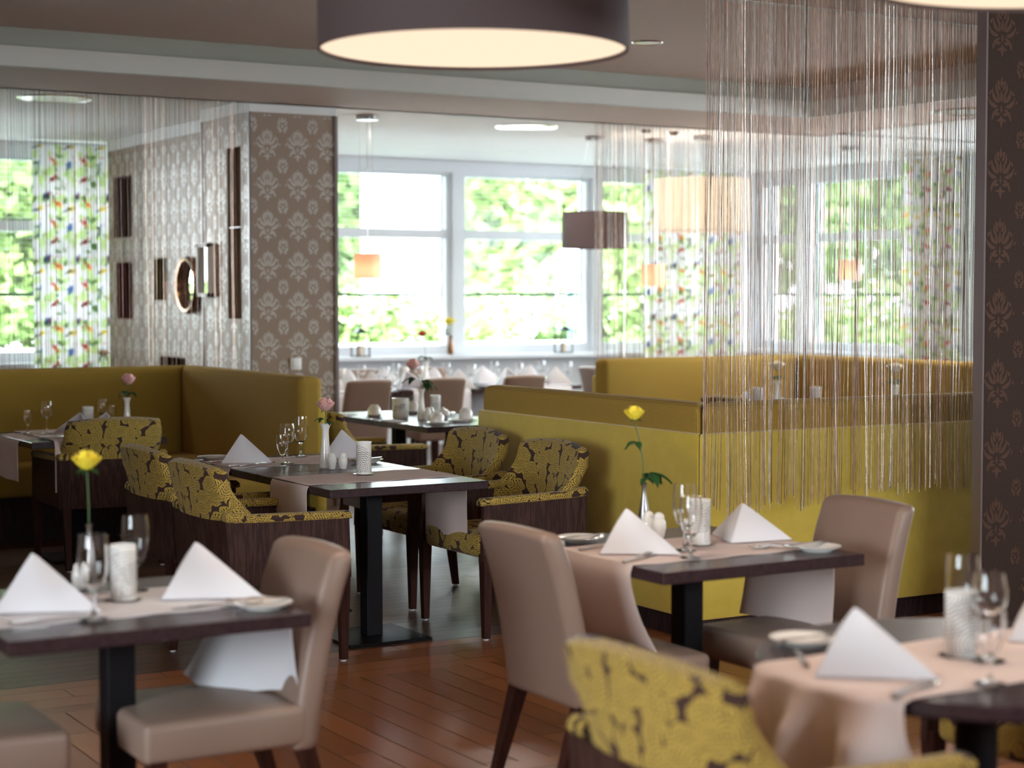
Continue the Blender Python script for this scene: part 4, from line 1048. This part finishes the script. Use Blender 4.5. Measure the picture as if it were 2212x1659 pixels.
# middle table
t3 = 'on the middle table'
place(napkin, 3.435, 8.45, 'left white folded napkin tent '+t3, 3.25, CZ, 1.06)
place(napkin, 4.00, 8.46, 'right white folded napkin tent half behind the vase '+t3, 3.15, CZ, 1.06)
place(small, 3.54, 8.19, 'smallest stemmed glass, in front of the other two '+t3, sc=1.12)
place(wine, 3.60, 8.27, 'wine glass between small glass and goblet '+t3, z=CZ, sc=1.08)
place(goblet, 3.82, 8.60, 'large goblet, rightmost glass '+t3, z=CZ, sc=1.05)
place(vaseW, 3.70, 8.03, 'tall white bud vase with the pink rose '+t3, sc=1.15)
rose('pink rose in the white vase on the middle table', (3.70, 8.03, TZ+.205), .075, 'rose_pink', (.002, 0), ((.2, -.6, .6), (.4, 2.6, .7)), .033, seed=3, open_=.3)
place(shaker, 3.695, 7.945, 'left white egg-shaped shaker '+t3, sc=1.05)
place(shaker, 3.745, 7.925, 'right white egg-shaped shaker '+t3, sc=1.05)
place(holder, 3.70, 7.60, 'white perforated candle holder '+t3, z=CZ, rz=5.2)
place(plate, 3.385, 8.72, 'white side plate at the left far corner of the middle table')
place(plate, 3.99, 8.16, 'white side plate at the right '+t3)
place(knife, 3.99, 8.17, 'knife lying on the right side plate '+t3, .3, .769)
place(knife, 3.38, 8.70, 'knife lying on the left side plate '+t3, .3, .769)
place(knife, 3.40, 8.30, 'knife before the left napkin '+t3, .15, CZ)
place(fork, 3.44, 8.28, 'fork beside the knife before the left napkin '+t3, .15, CZ)
place(fork, 3.90, 8.30, 'fork left of the right side plate '+t3, -.3, CZ)
place(knife, 3.35, 8.55, 'knife left of the left napkin '+t3, .6, CZ)
# breakfast table
t4 = 'on the breakfast table'
for i, (x, y, lb) in enumerate(((5.56, 11.25, 'left'), (5.97, 11.45, 'rear middle'), (5.58, 10.36, 'front'), (5.93, 10.6, 'right'))):
    place(saucer, x, y, 'white saucer under the %s upturned cup %s' % (lb, t4), sc=1.05)
    place(cup, x, y, '%s upturned white coffee cup %s' % (lb, t4), .6+i, TZ+.0075, 1.12)
o = thing('table_bin', 'white porcelain table bin with handwriting on the breakfast table', 'pot', (5.60, 10.93, TZ))
MB().lathe([(0, 0), (.050, 0), (.056, .006), (.0575, .13), (.0595, .142), (.056, .143), (.054, .13), (.052, .01), (0, .008)], 40).build('pot', 'porcelain', o, 50)
cu = bpy.data.curves.new('writing', 'FONT'); cu.body = '"der gute\nam Tisch"'; cu.size = .024; cu.shear = .45; cu.extrude = .0003; cu.space_line = .8
to = bpy.data.objects.new('writing_source', cu); C.objects.link(to); bpy.context.view_layer.update()
me = bpy.data.meshes.new_from_object(to.evaluated_get(bpy.context.evaluated_depsgraph_get())); bpy.data.objects.remove(to)
me.name = 'writing'; me.materials.clear(); me.materials.append(MATS['ink'])
for v in me.vertices:      # wrap the lettering round the pot, climbing to the right
    x, y = v.co.x*.9-.055, v.co.y+.09; y += x*.35; th = -PI/2-math.radians(30.7)+.1+x/.0575; rr = .0582+.0006*(v.co.z > 0)
    v.co = Vector((rr*math.cos(th), rr*math.sin(th), y))
wo = bpy.data.objects.new('writing', me); C.objects.link(wo); wo.parent = o
place(vaseW, 5.72, 10.85, 'white bud vase with the drooping pink rose '+t4, sc=1.1)
rose('pink and cream rose leaning left over dark leaves on the breakfast table', (5.72, 10.85, TZ+.20), .14, 'rose_pink', (-.05, .03), ((.15, -.7, 1.5), (.45, 2.6, 1.5), (.35, -.2, 1.3)), .037, seed=4, open_=.15)
place(holder, 5.90, 10.98, 'white candle holder sleeve '+t4, sc=1.0)
place(shaker, 5.70, 10.72, 'left white shaker '+t4, sc=1.1); place(shaker, 5.77, 10.80, 'right white shaker '+t4, sc=1.1)
o = thing('sugar_bowl', 'round white sugar bowl with lid on the breakfast table', 'bowl', (5.82, 10.72, TZ)); MB().lathe([(0, 0), (.025, 0), (.045, .02), (.05, .04), (.042, .055), (.0, .055)], 32).build('bowl', 'porcelain', o, 50)
MB().lathe([(.044, .054), (.03, .068), (.008, .074), (.01, .082), (0, .085)], 32).build('lid', 'porcelain', o, 50)
for x, y, a, lb in ((5.5, 11.0, .3, 'left of the table bin'), (5.47, 10.55, .4, 'before the front cup'), (5.95, 11.2, 1.2, 'behind the candle sleeve'), (5.52, 11.42, .2, 'at the far left')): place(knife, x, y, 'knife %s %s' % (lb, t4), a)
for x, y, a, lb in ((5.66, 10.36, .9, 'on the front saucer'), (5.64, 11.25, .9, 'on the left saucer')): place(fork, x, y, 'small fork %s %s' % (lb, t4), a, TZ+.014, .7)
place(plate, 5.80, 10.45, 'white side plate between front and right cup '+t4); place(plate, 6.06, 11.15, 'white side plate at the far right '+t4)
for x, y, lb in ((5.46, 10.75, 'near'), (5.46, 11.5, 'far')):
    o = thing('paper_napkin', '%s flat folded white paper napkin %s' % (lb, t4), 'napkin', (x, y, TZ), .1); MB().rbox((-.05, -.09, 0), (.05, .09, .004), .001, 1).build('lower_fold', 'linen_white', o); MB().rbox((-.05, -.09, .004), (.046, .088, .007), .001, 1).build('upper_fold', 'linen_white', o)
# far left table
t5 = 'on the far left table'
place(small, 3.02, 10.86, 'small stemmed glass, leftmost '+t5, z=CZ+.002)
place(wine, 3.12, 10.80, 'wine glass at the left '+t5, z=CZ+.002, sc=1.05)
place(wine, 3.53, 11.0, 'wine glass at the right '+t5, sc=1.05)
place(small, 3.62, 11.08, 'small stemmed glass beside the white vase '+t5, sc=1.05)
place(vaseW, 3.645, 10.86, 'white bud vase with the pale rose '+t5, sc=1.1)
rose('pale pink rose on three leaves in the far left white vase', (3.645, 10.86, TZ+.20), .09, 'rose_pink', (.01, 0), ((.3, .3, .9), (.3, 3.6, .9), (.4, 1.9, .7)), .034, seed=5, open_=.3)
place(holder, 3.40, 10.88, 'white perforated candle holder '+t5, z=CZ)
place(napkin, 3.30, 10.72, 'left white napkin seen edge-on '+t5, .6, CZ, .95); place(napkin, 3.47, 10.74, 'right white napkin seen edge-on '+t5, .6, CZ, .9)
place(plate, 3.05, 10.44, 'white side plate at the near corner of the far left table'); place(knife, 3.2, 10.45, 'knife beside the side plate '+t5, .9, CZ+.003); place(fork, 3.25, 10.5, 'fork beside the knife '+t5, .9, CZ+.003)
# round table
t6 = 'on the round table'
place(plate, 2.82, 3.36, 'white gilt-edged side plate '+t6, sc=1.0); place(napkin, 2.70, 3.03, 'large white napkin tent '+t6, 3.14, CZ, 1.08)
place(napkin, 3.36, 3.10, 'white napkin tent at the right photo edge '+t6, 3.1, CZ, 1.0)
place(holder, 3.03, 3.045, 'white perforated candle holder between the glasses '+t6, z=CZ, rz=.6)
place(goblet, 3.12, 3.13, 'tall goblet behind the candle holder '+t6, z=CZ, sc=1.1); place(wine, 3.04, 2.965, 'wine glass right of the candle holder '+t6, z=CZ, sc=1.1); place(small, 2.86, 2.785, 'small glass nearest the camera '+t6, z=CZ, sc=1.15)
place(knife, 2.68, 2.82, 'front knife beside the large napkin '+t6, .35, CZ); place(fork, 2.70, 2.845, 'fork beside the front knife '+t6, .35, CZ); place(knife, 2.68, 3.20, 'knife left of the large napkin '+t6, 1.0, CZ); place(knife, 2.82, 3.34, 'knife lying on the side plate '+t6, .1, .769)
# inner booth tables
t7 = 'in the right booth behind the strings'
for x, y, lb, k in ((8.2, 10.3, 'left', 0), (8.64, 10.18, 'middle', 1)): place(holder, x, y, '%s white candle sleeve %s' % (lb, t7), sc=1.15)
place(vaseW, 8.42, 10.35, 'left white bud vase '+t7, sc=1.15); rose('cream rose in the left vase in the right booth', (8.42, 10.35, TZ+.21), .09, 'rose_cream', (0, 0), ((.3, .5), (.3, 3.5)), .033, seed=6)
place(vaseW, 8.72, 9.42, 'right white bud vase '+t7, sc=1.15); rose('cream rose in the right vase in the right booth', (8.72, 9.42, TZ+.21), .10, 'rose_cream', (0, 0), ((.3, .5), (.3, 3.5)), .033, seed=7)
for x, y, lb in ((8.55, 10.45, 'left'), (8.85, 9.2, 'right')):
    place(saucer, x, y, 'white saucer, %s, %s' % (lb, t7)); place(cup, x, y, 'upturned white cup, %s, %s' % (lb, t7), 1., TZ+.0075, 1.1)
place(napkin, 8.33, 10.6, 'pink-lit napkin tent behind the left vase '+t7, 2.2, TZ)
# window tables
sets = [((6.3, 7.22, 14.1, 14.9), 'behind the damask pillar'), ((7.26, 8.08, 14.15, 14.95), 'behind the second far chair'), ((8.3, 9.2, 14.2, 15.0), 'right of the far chairs')]
for si, ((x0, x1, y0, y1), w) in enumerate(sets):
    tw = 'on the window table '+w; zc = .757; cx, cy_ = (x0+x1)/2, (y0+y1)/2
    for k, (dx, dy, ds) in enumerate(((-.28, -.25, 'front left'), (.28, -.22, 'front right'), (-.26, .25, 'rear left'), (.27, .25, 'rear right'))):
        place(napkin, cx+dx, cy_+dy, '%s tall white napkin %s' % (ds, tw), 1.9+k, zc, 1.25)
        place(wine, cx+dx+.14, cy_+dy+.02, '%s wine glass %s' % (ds, tw), z=zc, sc=1.1)
        place(small, cx+dx-.13, cy_+dy-.03, '%s small glass %s' % (ds, tw), z=zc, sc=1.1)
    if si < 2:
        place(vaseW, cx-.05+.1*si, cy_, 'white bud vase with a red rose '+tw, z=zc, sc=1.2)
        rose('red rose '+tw, (cx-.05+.1*si, cy_, zc+.22), .24, 'rose_red', (-.04, 0), ((.15, .3, 1.1), (.2, 3.3, 1.1)), .026, seed=8+si)
        place(holder, cx+.1-.25*si, cy_+.05, 'white candle sleeve '+tw, z=zc, sc=1.2)
        place(shaker, cx+.02, cy_-.1, 'white shaker '+tw, z=zc, sc=1.2)
def lantern(lb, x):
    o = thing('lantern', lb, 'lantern', (x, WY-.13, .96)); f = MB(); w = .07; h = .24
    for a in (-w, w):
        for b in (-w, w): f.box((a-.006, b-.006, 0), (a+.006, b+.006, h))
    f.box((-w-.01, -w-.01, 0), (w+.01, w+.01, .012)); f.box((-w-.01, -w-.01, h), (w+.01, w+.01, h+.012)); f.build('frame', 'dark_iron', o, 0)
    MB().lathe([(.09, h+.012), (.03, h+.05), (.012, h+.055), (0, h+.055)], 4, M=T(rz=PI/4)).build('roof', 'dark_iron', o, 0)
    MB().tube([(0.02*math.cos(t), 0, h+.07+.02*math.sin(t)) for t in [k*PI/6 for k in range(13)]], .003, 6).build('ring_handle', 'dark_iron', o)
    MB().lathe([(0, .012), (.032, .012), (.032, .12), (0, .12)], 20).build('candle', 'lantern_candle', o); return o
lantern('dark metal lantern with candle on the window sill, left one', 8.13); lantern('dark metal lantern with candle on the window sill, right one', 10.62)
o = thing('sill_vase', 'slim amber vase with yellow-green flower on the sill', 'vase', (9.2, WY-.12, .96)); MB().lathe([(0, 0), (.03, 0), (.035, .05), (.02, .14), (.018, .2), (.022, .21)], 20).build('body', 'rim_bronze', o)
rose('yellow-green flower in the slim amber sill vase', (9.2, WY-.12, 1.16), .12, 'rose_yellow', (-.02, 0), ((.2, 3., 1.1), (.5, 2.6, 1.1)), .04, seed=12)
# flowers peeping over the booths
place(vaseW, 4.10, 12.75, 'vase just behind the left olive banquette', z=.76, sc=1.1)
t8 = thing('plant_shelf', 'dark ledge behind the left olive banquette', 'shelf', (3.8, 12.75, 0)); MB().box((-1.0, -.3, .72), (.7, .3, .758)).build('board', 'table_laminate', t8, 0)
for x in (-.8, .5): MB().box((x-.03, -.25, 0), (x+.03, .25, .72)).build('support', 'black_steel', t8, 0)
rose('wilting peach rosebud rising above the left olive banquette', (4.10, 12.75, .96), .19, 'rose_cream', (.01, 0), ((.3, .3), (.35, 3.3)), .026, seed=13)

GROUPS = {'dining_chair': 'taupe leather chairs', 'armchair': 'leaf-patterned armchairs', 'napkin': 'white napkin tents', 'table_knife': 'table knives', 'table_fork': 'forks', 'side_plate': 'white side plates',
          'beer_goblet': 'tall stemmed goblets', 'wine_glass': 'wine glasses', 'water_glass': 'small stemmed glasses', 'candle_holder': 'white candle sleeves', 'salt_shaker': 'white egg-shaped shakers', 'bud_vase': 'bud vases',
          'rose': 'single cut flowers', 'coffee_cup': 'upturned coffee cups', 'saucer': 'saucers', 'dining_table': 'dark dining tables', 'banquette': 'olive and yellow banquettes', 'table_runner': 'table runners', 'tablecloth': 'white cloths on the window tables',
          'window_blind': 'outdoor venetian blinds', 'tree': 'trees outside', 'hedge': 'hedges outside', 'bird_curtain': 'bird-printed curtains', 'string_curtain': 'string curtains', 'ceiling_light': 'round flush ceiling lights',
          'lantern': 'lanterns on the sill', 'car': 'parked white cars', 'pendant_canopy': 'pendant canopies', 'paper_napkin': 'flat paper napkins'}
for o in bpy.data.objects:
    b = o.name.split('.')[0]
    if o.parent is None and 'label' in o:
        if b in GROUPS: o['group'] = GROUPS[b]
        elif b == 'pendant_lamp': o['group'] = 'small peach pendants' if 'small peach' in o['label'] else 'large drum pendants'
